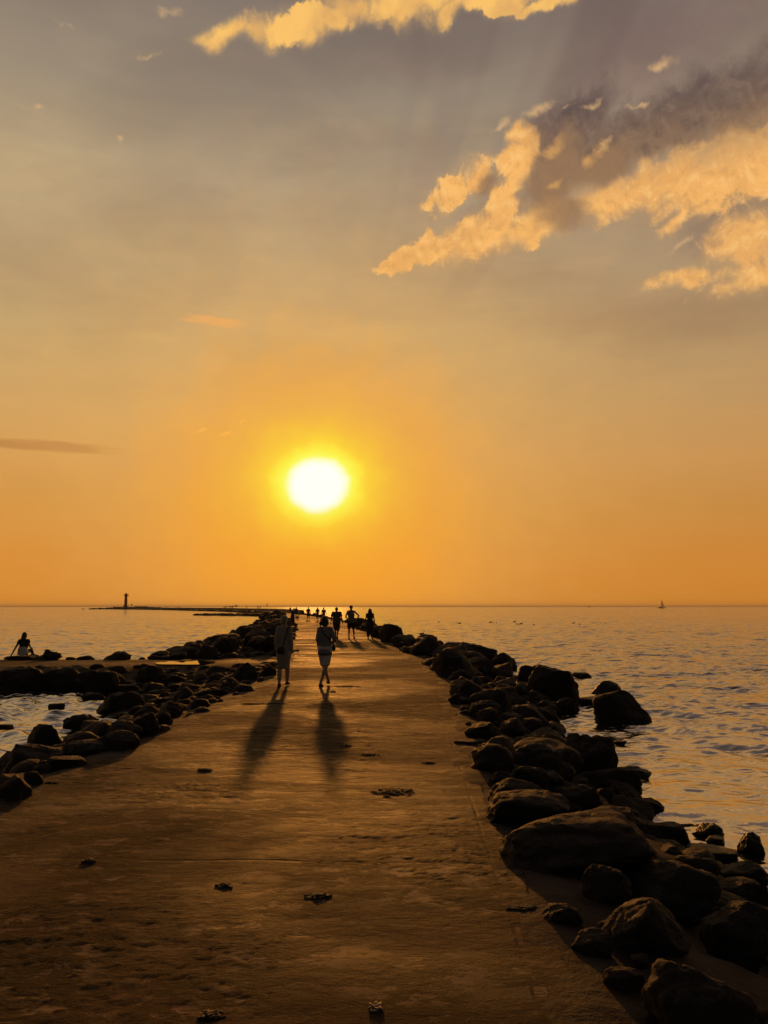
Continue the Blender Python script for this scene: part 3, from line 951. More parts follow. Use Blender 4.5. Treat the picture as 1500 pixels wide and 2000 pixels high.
def hand(bm, w, d, side, curl=0.5, s=1.0, facing=None):
    """palm, four bent fingers of different lengths and a thumb; d points down the forearm"""
    w, d = Vector(w), Vector(d).normalized()
    n = Vector(facing) if facing else Vector((side, 0, 0))          # back of the hand
    n = (n - d * n.dot(d)).normalized()
    u = d.cross(n).normalized()
    if u.y < 0: u = -u                                              # thumb side looks forward
    rot = Matrix((u, n, d)).transposed()
    ball(bm, w + d * 0.048 * s, (0.040 * s, 0.016 * s, 0.052 * s), rot, 2)
    for k, (o, L) in enumerate(((0.030, 0.070), (0.010, 0.080), (-0.010, 0.075), (-0.029, 0.058))):
        b = w + d * 0.085 * s + u * o * s
        a1 = d * math.cos(curl * 0.6) - n * math.sin(curl * 0.6); a2 = d * math.cos(curl * 1.6) - n * math.sin(curl * 1.6)
        m1 = b + a1 * L * 0.5 * s; m2 = m1 + a2 * L * 0.5 * s
        tube(bm, [b - d * 0.02 * s, m1, m2], [0.0095 * s, 0.0088 * s, 0.0075 * s], 8)
    t0 = w + d * 0.03 * s + u * 0.030 * s
    t1 = t0 + (d * 0.5 + u * 0.75 - n * 0.3).normalized() * 0.036 * s; t2 = t1 + (d * 0.85 + u * 0.25 - n * 0.4).normalized() * 0.03 * s
    tube(bm, [t0 - u * 0.01 * s, t1, t2], [0.012 * s, 0.0105 * s, 0.009 * s], 8)


STAND = dict(pel=(0, 0, .93), chest=(0, .0, 1.24), neck=(0, -.01, 1.42), head=(0, .02, 1.575),
             shL=(-.165, -.01, 1.385), shR=(.165, -.01, 1.385), elL=(-.225, -.03, 1.11), elR=(.225, -.03, 1.11), wrL=(-.235, .05, .86), wrR=(.235, .05, .86),
             hipL=(-.088, 0, .90), hipR=(.088, 0, .90), knL=(-.095, .02, .48), knR=(.095, .02, .48), anL=(-.10, -.02, .085), anR=(.10, -.02, .085))


def build_person(label, pos, height, pose=None, wear=(), skin='skin', voxel=0.008, fat=1.0, rz=0.0, face=(0, 1, 0), toes=None, group=None):
    """wear: list of (part name, material, builder(J, bm))"""
    J = {k: Vector(v) for k, v in {**STAND, **(pose or {})}.items()}
    bm = bmesh.new()
    f = fat
    pel, ch, nk, hd = J['pel'], J['chest'], J['neck'], J['head']
    wst = pel.lerp(ch, 0.42)
    tube(bm, [pel + Vector((0, 0, -.06)), pel + Vector((0, 0, .02)), wst, ch, ch.lerp(nk, 0.55), nk],
         [(.135 * f, .095 * f), (.158 * f, .112 * f), (.128 * f, .092 * f), (.158 * f, .112 * f), (.140 * f, .085 * f), (.055, .055)], 18)
    tube(bm, [J['shL'], nk + Vector((0, -.01, -.03)), J['shR']], [.056 * f, .066, .056 * f], 12)
    tube(bm, [nk + Vector((0, 0, -.03)), nk.lerp(hd, 0.45) - Vector((0, .005, 0))], [.064, .060], 12)
    fc = Vector(face).normalized(); rt = Vector((fc.y, -fc.x, 0)).normalized()
    rot = Matrix((rt, fc, Vector((0, 0, 1)))).transposed()
    H = lambda x, y, z: hd + rt * x + fc * y + Vector((0, 0, z))
    ball(bm, H(0, -.012, .025), (.074, .094, .092), rot)
    ball(bm, H(0, .030, -.048), (.054, .058, .062), rot)
    ball(bm, H(0, .058, -.085), (.026, .022, .020), rot, 2)            # chin
    ball(bm, H(0, .098, -.022), (.012, .017, .022), rot, 2)            # nose
    ball(bm, H(0, .080, .022), (.046, .014, .011), rot, 2)             # brow
    ball(bm, H(0, .082, -.062), (.022, .011, .008), rot, 2)            # lips
    for sx in (-1, 1): ball(bm, H(sx * .076, -.005, -.008), (.010, .020, .030), rot, 2)
    for s, k in ((-1, 'L'), (1, 'R')):
        sh, el, wr = J['sh' + k], J['el' + k], J['wr' + k]
        tube(bm, [sh, sh.lerp(el, 0.4), el, el.lerp(wr, 0.3), wr], [.052 * f, .046 * f, .036, .038, .026], 12)
        hand(bm, wr, wr - el, s, 0.45)
        hip, kn, an = J['hip' + k], J['kn' + k], J['an' + k]
        tube(bm, [hip + Vector((0, 0, .03)), hip.lerp(kn, 0.35), kn, kn.lerp(an, 0.3) + Vector((0, -.012, 0)), kn.lerp(an, 0.7), an], [.088 * f, .078 * f, .052, .054, .037, .036], 14)
        td = Vector((toes or {}).get(k, (s * 0.12, 1, -0.05))).normalized()
        he = an + Vector((0, 0, -.045)) - td * 0.035
        tube(bm, [an + Vector((0, 0, -.02)), an + td * 0.05 + Vector((0, 0, -.035)), an + td * 0.11 + Vector((0, 0, -.055)), an + td * 0.165 + Vector((0, 0, -.062))], [(.036, .036), (.036, .030), (.042, .022), (.034, .016)], 12)
        ball(bm, he, (.032, .036, .036), None, 2)
    me = fuse(bm, 'person', voxel, 3)
    root = link('person', me, M[skin])
    tag(root, label, 'person', group)
    for name, mat, fn in wear:
        b = bmesh.new()
        res = fn(J, b, H, rot)
        vx = max(voxel * 1.2, 0.008)
        link(name, fuse(b, name, vx, 6), M[mat], root)
    s = height / 1.70
    root.scale = (s, s, s); root.location = pos; root.rotation_euler = (0, 0, rz)
    return root


# garments ---------------------------------------------------------
def g_top(hem=0.80, fit=1.15, sleeve=0.55, flare=1.0, thick=.012, cut=None):
    def fn(J, bm, H, rot):
        pel, ch, nk = J['pel'], J['chest'], J['neck']
        z0 = pel + (pel - ch).normalized() * (pel.z - hem) / max(0.2, (ch - pel).normalized().z)
        wst = pel.lerp(ch, 0.42)
        tube(bm, [z0, pel, wst, ch, ch.lerp(nk, 0.55), ch.lerp(nk, 0.9)],
             [(.165 * fit * flare, .122 * fit * flare), (.166 * fit, .122 * fit), (.150 * fit, .110 * fit), (.166 * fit, .124 * fit), (.148 * fit, .096 * fit), (.075, .075)], 20, caps=False)
        tube(bm, [J['shL'], nk + Vector((0, -.01, -.045)), J['shR']], [.056 * fit + thick, .066, .056 * fit + thick], 12)
        if sleeve > 0:
            for k in 'LR':
                sh, el, wr = J['sh' + k], J['el' + k], J['wr' + k]
                r = .054 * fit + thick
                if sleeve <= 1: tube(bm, [sh, sh.lerp(el, sleeve * 0.5), sh.lerp(el, sleeve)], [r, r * 1.0, r * 1.02], 12, caps=False)
                else: tube(bm, [sh, sh.lerp(el, 0.5), el, el.lerp(wr, (sleeve - 1) * .6), el.lerp(wr, sleeve - 1)], [r, r * .98, r * .92, r * .9, r * .86], 12, caps=False)
    return fn


def g_tank(hem=0.80, fit=1.1):
    def fn(J, bm, H, rot):
        pel, ch, nk = J['pel'], J['chest'], J['neck']
        z0 = Vector((pel.x, pel.y, hem)); wst = pel.lerp(ch, 0.42)
        tube(bm, [z0, pel, wst, ch, ch.lerp(nk, 0.4)], [(.162 * fit, .12 * fit), (.166 * fit, .122 * fit), (.14 * fit, .104 * fit), (.164 * fit, .122 * fit), (.125 * fit, .098 * fit)], 20, caps=False)
        for s in (-1, 1):
            tube(bm, [ch + Vector((s * .085, -.085, .06)), Vector((s * .085, -.03, J['shL'].z + .058)), ch + Vector((s * .085, .09, .06))], [.024, .022, .024], 8)
    return fn


def g_shorts(top=1.0, hem=0.52, loose=1.25):
    def fn(J, bm, H, rot):
        pel = J['pel']
        tube(bm, [Vector((pel.x, pel.y, top)), pel, pel - Vector((0, 0, .10))], [(.150, .110), (.172, .126), (.165, .12)], 20, caps=False)
        for k in 'LR':
            hip, kn, an = J['hip' + k], J['kn' + k], J['an' + k]
            if hem >= kn.z:
                t = (hip.z - hem) / (hip.z - kn.z)
                e = hip.lerp(kn, t)
                tube(bm, [hip + Vector((0, 0, .03)), hip.lerp(e, .5), e], [.092 * loose, .088 * loose, .078 * loose], 14, caps=False)
            else:
                t = (kn.z - hem) / (kn.z - an.z); e = kn.lerp(an, t)
                tube(bm, [hip + Vector((0, 0, .03)), hip.lerp(kn, .5), kn, kn.lerp(e, .5), e], [.092 * loose, .084 * loose, .066 * loose, .062 * loose, .056 * loose], 14, caps=False)
    return fn


def g_skirt(top=1.0, hem=0.45, wide=0.2, deep=0.15, sway=(0, 0)):
    def fn(J, bm, H, rot):
        pel = J['pel']
        k = (J['knL'] + J['knR']) * 0.5
        e = Vector((k.x * 0.6 + sway[0], k.y * 0.7 + sway[1], hem))
        mid = Vector((pel.x, pel.y, pel.z - .12)).lerp(e, 0.35)
        tube(bm, [Vector((pel.x, pel.y, top)), pel, mid, e], [(.140, .105), (.175, .130), (.18 * .6 + wide * .4, .135 * .6 + deep * .4), (wide, deep)], 22, caps=False)
    return fn


def g_band(z0=0.76, z1=0.86):
    def fn(J, bm, H, rot):
        pel = J['pel']
        tube(bm, [Vector((pel.x, pel.y, z0)), Vector((pel.x, pel.y, z1))], [(.178, .137), (.178, .137)], 20, caps=False)
    return fn


def g_hair(length=0.0, vol=1.0, bun=False, wav=0.0, sidex=0.0):
    def fn(J, bm, H, rot):
        ball(bm, H(0, -.022, .036), (.084 * vol, .100 * vol, .098 * vol), rot)
        for s in (-1, 1): ball(bm, H(s * .064 * vol, -.020, -.005), (.028, .060, .062), rot, 2)
        ball(bm, H(0, -.070, -.025), (.070 * vol, .045, .070), rot, 2)
        if bun: ball(bm, H(0, -.11, .06), (.045, .045, .045), rot, 2)
        if length:
            n = 7
            for k in range(n):
                a = (k / (n - 1) - 0.5) * 2
                x = a * .070 * vol
                p = [H(x, -.05 - .03 * (1 - a * a), 0), H(x * 1.25 + wav * math.sin(k * 2.3), -.085, -length * 0.45), H(x * 1.15 + sidex - wav * math.sin(k * 1.7), -.10, -length * (0.92 + 0.08 * math.cos(k * 3)))]
                tube(bm, p, [.036, .034, .018], 8)
    return fn


def g_cap(brim=True):
    def fn(J, bm, H, rot):
        ball(bm, H(0, -.012, .050), (.088, .104, .080), rot)
        tube(bm, [H(-.085, -.02, .035), H(-.06, .075, .035), H(0, .105, .035), H(.06, .075, .035), H(.085, -.02, .035)], [.012] * 5, 8)
        if brim:
            ball(bm, H(0, .125, .030), (.070, .062, .010), rot, 3)
    return fn


def g_shoe(k, lift=0.0):
    def fn(J, bm, H, rot):
        an = J['an' + k]; s = -1 if k == 'L' else 1
        td = Vector((s * 0.12, 1, -0.05)).normalized()
        tube(bm, [an + td * -0.04 + Vector((0, 0, -.045)), an + td * 0.05 + Vector((0, 0, -.048)), an + td * 0.12 + Vector((0, 0, -.058)), an + td * 0.175 + Vector((0, 0, -.062))], [(.042, .040), (.044, .036), (.050, .028), (.040, .022)], 12)
        tube(bm, [an + td * -0.06 + Vector((0, 0, -.073)), an + td * 0.06 + Vector((0, 0, -.074)), an + td * 0.19 + Vector((0, 0, -.076))], [(.044, .012), (.046, .012), (.044, .012)], 10)
    return fn


def shoes(mat): return [('shoe', mat, g_shoe('L')), ('shoe', mat, g_shoe('R'))]


def shoulder_bag(label, person_pos, s, bag_c, bag_r, strap_pts, mat='leather'):
    """bag slung on a strap; its own object"""
    bm = bmesh.new()
    ball(bm, (0, 0, 0), bag_r)
    ball(bm, (0, -bag_r[1] * .25, bag_r[2] * .35), (bag_r[0] * .9, bag_r[1] * .95, bag_r[2] * .6))
    o = link('shoulder_bag', fuse(bm, 'shoulder_bag', 0.008, 4), M[mat])
    o.location = Vector(person_pos) + Vector(bag_c) * s; o.scale = (s, s, s)
    tag(o, label, 'bag')
    b = bmesh.new()
    tube(b, [Vector(p) - Vector(bag_c) for p in strap_pts], [(.013, .005)] * len(strap_pts), 8)
    obj('strap', b, M[mat], o)
    return o


# ------------------------------------------------------------------ the walkers
def foot(px, py): return at(px, py, TOP + 0.005)


WG = 'people walking on the pier'
# pair walking nearest to the viewer
p = foot(553, 1340)
build_person('person in pale loose knee-length outfit and cap with a dark round bag at the back', p, 1.60,
             dict(anL=(-.075, -.16, .085), knL=(-.085, -.04, .47), anR=(.075, .14, .10), knR=(.08, .13, .50), shL=(-.135, -.01, 1.375), shR=(.135, -.01, 1.375), elL=(-.170, -.05, 1.10), elR=(.172, -.05, 1.10), wrL=(-.175, .02, .84), wrR=(.18, .02, .84)),
             [('tunic', 'beige', g_top(.66, 1.0, 1.85, 1.1)), ('trousers', 'beige', g_skirt(1.0, .42, .140, .15)), ('trouser_leg', 'beige', g_shorts(1.0, .16, .90)), ('hair', 'greyhair', g_hair(0, 1.0)), ('cap', 'beige', g_cap())] + shoes('black'),
             voxel=.006, group=WG)
shoulder_bag('round dark shoulder bag worn by the person in the pale outfit', p, 1.60 / 1.7, (-.05, -.185, .86), (.105, .05, .09),
             [(-.02, -.19, .92), (.05, -.175, 1.15), (.105, -.115, 1.36), (.11, -.02, 1.47), (.09, .10, 1.38), (-.03, .165, 1.1), (-.17, .10, .95), (-.17, -.1, .88), (-.10, -.19, .87)])
p = foot(634, 1340)
build_person('person in grey top and off-white shorts, legs crossing in mid-stride, elbow bent', p, 1.58,
             dict(pel=(0, 0, .93), hipL=(-.088, 0, .90), hipR=(.088, 0, .90), knR=(.035, -.02, .49), anR=(-.085, -.16, .085), knL=(-.035, .12, .49), anL=(.075, .20, .12),
                  shL=(-.135, -.01, 1.375), shR=(.135, -.01, 1.375), elL=(-.175, -.04, 1.13), wrL=(-.17, .08, .90), elR=(.245, -.08, 1.13), wrR=(.16, .14, 1.02), head=(-.005, .02, 1.575)),
             [('top', 'greytee', g_top(.78, 1.0, 1.1, 1.1)), ('waistband', 'black', g_band(.75, .79)), ('shorts', 'offwhite', g_shorts(1.0, .50, 1.1)), ('hair', 'hair', g_hair(.10, 1.07))] + shoes('black'),
             face=(.25, 1, 0), voxel=.006, group=WG)
shoulder_bag('small dark sling bag with diagonal strap on the person in off-white shorts', p, 1.58 / 1.7, (.215, .05, .93), (.05, .09, .10),
             [(.20, -.03, 1.0), (.10, -.165, 1.16), (-.04, -.155, 1.30), (-.115, -.03, 1.455), (-.08, .11, 1.36), (.08, .17, 1.15), (.20, .12, 1.0)])
# three backlit walkers
p = foot(657, 1247)
build_person('stocky walker in dark loose shirt and shorts, arms hanging away from the body', p, 1.77,
             dict(elL=(-.275, -.02, 1.12), elR=(.275, -.02, 1.12), wrL=(-.315, .05, .87), wrR=(.33, .05, .87), shL=(-.19, -.01, 1.385), shR=(.19, -.01, 1.385), anL=(-.03, .12, .09), knL=(-.07, .12, .5), anR=(.055, -.12, .085), knR=(.085, -.02, .48)),
             [('shirt', 'olive', g_top(.78, 1.32, .75, 1.02)), ('shorts', 'brown', g_shorts(1.0, .47, 1.42)), ('hair', 'hair', g_hair(0, .98))] + shoes('black'), skin='tan', voxel=.009, fat=1.12, group=WG)
p = foot(685.5, 1248)
build_person('tall walker in tank top and cap with one hand on the hip', p, 1.87,
             dict(elR=(.395, -.06, 1.18), wrR=(.29, .03, .985), elL=(-.27, -.06, 1.13), wrL=(-.17, .14, .98), anL=(-.10, -.10, .085), knL=(-.10, .02, .48), anR=(.15, .10, .095), knR=(.12, .11, .49)),
             [('tank_top', 'tank', g_tank(.80, 1.12)), ('shorts', 'black', g_shorts(1.0, .52, 1.22)), ('cap', 'black', g_cap())] + shoes('black'), skin='tan', voxel=.009, group=WG)
p = foot(722.5, 1248)
build_person('woman with long wavy hair in dark top and long wide trousers', p, 1.68,
             dict(elL=(-.24, -.05, 1.13), wrL=(-.36, .10, .98), elR=(.235, -.05, 1.12), wrR=(.27, .02, .87), anL=(-.10, -.08, .085), anR=(.115, .08, .09), knR=(.10, .08, .49)),
             [('top', 'black', g_top(.90, 1.06, .3)), ('trousers', 'navy', g_skirt(1.0, .50, .20, .15)), ('trouser_leg', 'navy', g_shorts(1.0, .13, 1.45)), ('hair', 'hair', g_hair(.36, 1.12, wav=.025, sidex=.02))] + shoes('black'), skin='tan', voxel=.009, group=WG)
# smaller ones further out
p = foot(602, 1211.5)
build_person('small distant walker in dark shirt and shorts, alone in the middle of the path', p, 1.74,
             dict(elL=(-.265, -.02, 1.12), elR=(.265, -.02, 1.12), wrL=(-.30, .05, .87), wrR=(.29, .05, .87), anL=(-.12, -.08, .085), anR=(.12, .1, .085)),
             [('shirt', 'maroon', g_top(.80, 1.25, .8)), ('shorts', 'brown', g_shorts(1.0, .5, 1.35)), ('hair', 'hair', g_hair())] + shoes('black'), skin='tan', voxel=.014, fat=1.08, group=WG)
p = foot(620, 1212.5)
build_person('small distant walker with dark hair and a bag on the hip, beside the lone one', p, 1.68,
             dict(elL=(-.26, -.02, 1.12), wrL=(-.30, .05, .87), elR=(.26, -.06, 1.14), wrR=(.32, .12, .95), anL=(-.06, -.1, .085), anR=(.07, .12, .085)),
             [('top', 'maroon', g_top(.85, 1.15, .7)), ('skirt', 'tank', g_skirt(1.0, .42, .19, .15)), ('hair', 'hair', g_hair(.22, 1.08))] + shoes('black'), skin='tan', voxel=.014, group=WG)
shoulder_bag('dark hip bag on the small distant walker with dark hair', p, 1.0, (-.36, 0, .80), (.09, .14, .15), [(-.33, 0, .92), (-.25, .02, 1.2), (-.15, .03, 1.45), (-.2, -.05, 1.2), (-.35, -.02, .9)])
p = foot(632, 1216)
build_person('small distant walker in reddish wide skirt partly behind the person in off-white shorts', p, 1.72,
             dict(elL=(-.24, -.03, 1.13), wrL=(-.25, .08, .92), elR=(.26, -.04, 1.13), wrR=(.34, .08, .92)),
             [('top', 'maroon', g_top(.88, 1.15, .5)), ('skirt', 'maroon', g_skirt(1.02, .22, .44, .30)), ('hair', 'hair', g_hair(0, .98))] + shoes('black'), skin='tan', voxel=.014, group=WG)
p = foot(571.5, 1220)
build_person('walker in long dark clothes bending towards the small dog', p, 1.70,
             dict(pel=(-.02, -.02, .90), chest=(.06, .06, 1.20), neck=(.11, .10, 1.36), head=(.10, .14, 1.52), shL=(-.07, .05, 1.35), shR=(.27, .08, 1.31), elR=(.46, .16, 1.12), wrR=(.64, .24, .98), elL=(-.12, .08, 1.08), wrL=(.02, .22, .92), anL=(-.12, -.12, .085), anR=(.14, .22, .085), knR=(.10, .18, .49)),
             [('jacket', 'olive', g_top(.74, 1.15, 1.8)), ('trousers', 'brown', g_shorts(1.0, .12, 1.12)), ('hair', 'hair', g_hair(0, 1.0))] + shoes('black'), voxel=.014, group=WG)
p = foot(578.5, 1206)
build_person('tiny walker in reddish top passing in front of the parapet wall end', p, 1.74, dict(elL=(-.25, -.02, 1.12), anL=(-.1, -.1, .085), anR=(.1, .12, .085)),
             [('top', 'maroon', g_top(.8, 1.15, .8)), ('trousers', 'brown', g_shorts(1.0, .12, 1.1)), ('hair', 'hair', g_hair())] + shoes('black'), skin='tan', voxel=.018, group=WG)

SEAT = dict(pel=(0, 0, .10), chest=(.0, .05, .40), neck=(.0, .07, .58), head=(.0, .09, .735), shL=(-.165, .06, .545), shR=(.165, .06, .545),
            hipL=(-.09, .02, .08), hipR=(.09, .02, .08), knL=(-.13, .42, .16), knR=(.13, .42, .16), anL=(-.12, .70, -.12), anR=(.12, .72, -.12),
            elL=(-.25, .02, .30), wrL=(-.33, -.03, .06), elR=(.27, .03, .32), wrR=(.25, .22, .24))


def seated_top(fit, sleeve, hem):
    return g_top(hem, fit, sleeve)


# woman sitting at the back edge of the side jetty
p = hit_ground(35, 1287)
pz = 0.66
build_person('woman with long dark hair sitting on a flat rock, leaning on one arm', (p.x, p.y + 0.35, pz), 1.70,
             dict(SEAT, chest=(.015, .06, .42), elL=(-.265, -.06, .27), wrL=(-.37, -.12, .02), elR=(.25, .04, .34), wrR=(.26, .22, .22), neck=(.01, .08, .59), head=(.005, .10, .75)),
             [('top', 'black', g_top(.16, 1.08, .4)), ('skirt', 'offwhite', lambda J, bm, H, rot: tube(bm, [(0, .0, .32), (0, .0, .18), (0, .05, .04)], [(.145, .11), (.195, .15), (.225, .19)], 20, caps=False)),
              ('legging', 'navy', lambda J, bm, H, rot: [tube(bm, [J['hip' + k], J['kn' + k], J['an' + k]], [.092, .066, .046], 12) for k in 'LR']),
              ('hair', 'hair', g_hair(.44, 1.08, wav=.012, sidex=-.045))], skin='tan', face=(.35, 1, 0), voxel=.008, group='people sitting by the water')
# person sitting on the left bank further out
p = at(548, 1203, 1.15)
build_person('person sitting and leaning forward on the far left bank boulders', (p.x, p.y, 0.95), 1.75,
             dict(SEAT, chest=(.10, .05, .40), neck=(.12, .07, .57), head=(.08, .09, .73), knR=(.45, .12, .25), anR=(.62, .16, -.15), knL=(.36, .20, .22), anL=(.52, .22, -.15), elL=(-.2, .0, .3), wrL=(-.3, .05, .12)),
             [('jacket', 'olive', g_top(.05, 1.12, 1.7)), ('trousers', 'brown', lambda J, bm, H, rot: [tube(bm, [J['hip' + k], J['kn' + k], J['an' + k]], [.10, .075, .055], 12) for k in 'LR']), ('hair', 'hair', g_hair())], voxel=.014, group='people sitting by the water')


# dog by the bending walker -----------------------------------------
def dog(px, py):
    p = foot(px, py)
    bm = bmesh.new()
    tube(bm, [(-.24, 0, .40), (-.10, 0, .40), (.10, 0, .39), (.26, 0, .42)], [(.085, .09), (.085, .085), (.11, .12), (.09, .10)], 14)
    tube(bm, [(.24, 0, .45), (.33, 0, .56), (.37, 0, .60)], [.075, .06, .06], 10)
    ball(bm, (.39, 0, .61), (.085, .065, .068)); tube(bm, [(.43, 0, .595), (.52, 0, .575)], [.042, .030], 10)
    for s in (-1, 1):
        tube(bm, [(.36, s * .05, .66), (.34, s * .065, .60), (.34, s * .07, .55)], [.018, .028, .012], 8)
        tube(bm, [(.22, s * .07, .38), (.20, s * .07, .20), (.22, s * .07, .10), (.22, s * .07, .03)], [.055, .032, .026, .024], 10)
        ball(bm, (.245, s * .07, .022), (.042, .028, .022), None, 2)
        tube(bm, [(-.20, s * .07, .40), (-.13, s * .075, .26), (-.26, s * .075, .16), (-.245, s * .075, .03)], [.075, .05, .026, .022], 10)
        ball(bm, (-.22, s * .075, .022), (.042, .028, .022), None, 2)
    tube(bm, [(-.28, 0, .44), (-.38, 0, .52), (-.42, 0, .62)], [.03, .024, .014], 8)
    o = link('dog', fuse(bm, 'dog', .01, 4), M['dog'])
    o.location = p; o.rotation_euler = (0, 0, math.radians(-60))
    tag(o, 'small dark dog standing on the path by the bending walker', 'dog')


dog(580.5, 1211.5)


# far people on the outer pier: two or three pixels wide
def far_people():
    protos = []
    for k, (arm, leg) in enumerate(((.24, .05), (.30, .14), (.22, .10))):
        pr = build_person('tiny dark walker', (0, 0, 0), 1.72, dict(wrL=(-arm, .05, .86), wrR=(arm + .03, .05, .86), anL=(-.09, -leg, .085), anR=(.09, leg, .085)),
                          [('coat', ('brown', 'black', 'maroon')[k], g_top(.70, 1.2, 1.7)), ('trousers', 'black', g_shorts(1.0, .12, 1.15)), ('hair', 'hair', g_hair())], voxel=.025)
        protos.append(pr)
    spots = [(440.5, 1189.6, 'tiny dark figure on the far wall, left one of a close pair near the tanker'), (443.5, 1189.6, 'tiny dark figure on the far wall, right one of a close pair near the tanker'),
             (452.5, 1189.4, 'tiny short figure left of a taller one on the far wall below the tanker'), (456.5, 1189.6, 'tiny taller figure of two on the far wall below the tanker'),
             (484, 1190.2, 'tiny broad figure alone on the far wall between two pairs'),
             (506, 1190.6, 'tiny figure on the far wall, left of two left of the marker pole'), (510.5, 1190.6, 'tiny figure on the far wall, next to the marker pole'),
             (350.5, 1188.2, 'tiny figure far out on the wall, left of two midway to the lighthouse'), (354.5, 1188.2, 'tiny figure far out on the wall, right of two midway to the lighthouse'),
             (315.5, 1187.9, 'tiny figure just right of the pier head steps'), (328, 1187.9, 'tiny figure, left of two right of the pier head'), (332, 1187.9, 'tiny figure, right of two right of the pier head'),
             (226, 1187.0, 'tiny figure on the rocks left of the lighthouse platform'), (234.5, 1184.4, 'tiny figure standing at the left end of the lighthouse platform'),
             (245.5, 1184.2, 'tiny figure close left of the lighthouse'), (255.5, 1184.0, 'tiny figure close right of the lighthouse'),
             (269.5, 1184.4, 'tiny crouching figure on the lighthouse platform'), (568.5, 1200.5, 'tiny figure in front of the parapet wall behind the bending walker')]
    for k, (px, py, lab) in enumerate(spots):
        src = protos[k % 3]
        if k < 3: o = src
        else:
            o = src.copy(); COL.objects.link(o)
            for chd in list(src.children):
                c = chd.copy(); COL.objects.link(c); c.parent = o
        # depth of the pier at that bearing
        lat = (px - 750) / F
        best = min(RS, key=lambda q: abs(q[0] / q[1] - lat) + (9 if q[1] < 120 else 0))
        y = float(best[1]) - 1.2
        if px < 300: y = 728
        zf = CZ + (1185 - py) / F * y + 0.0
        o.location = (lat * y, y, zf); o.rotation_euler = (0, 0, k * 1.3)
        if px > 300: o.location.z = max(zf, TOP)
        tag(o, lab, 'person', 'tiny figures on the outer pier')


far_people()


# ------------------------------------------------------------------ parapet wall, pier head, lighthouse
def parapet():
    i0 = int(np.argmin(np.abs(RS[:, 1] - 173)))
    S = RS[i0:]; Nn = RN[i0:]
    bm = bmesh.new(); rings = []
    for k in range(len(S)):
        wob = 0.10 * mnoise.noise(Vector((k * 0.7, 2, 0)))
        h = float(np.interp(S[k, 1], [173, 270, 371, 433, 577, 740], [1.05, 1.05, 1.0, 1.15, 1.1, 1.1])) + wob
        rings.append([bm.verts.new((*(S[k] + Nn[k] * o), z)) for o, z in ((-.05, TOP - .3), (-.02, TOP + h), (.75, TOP + h - .02), (1.6, -0.6))])
    for a, b in zip(rings[:-1], rings[1:]):
        for k in range(3): bm.faces.new((a[k], a[k + 1], b[k + 1], b[k]))
    bm.faces.new(rings[0]); bm.faces.new(rings[-1][::-1])
    o = obj('parapet_wall', bm, M['oldconc'], smooth=False)
    tag(o, 'long low concrete parapet wall along the seaward side of the outer pier', 'wall')


parapet()


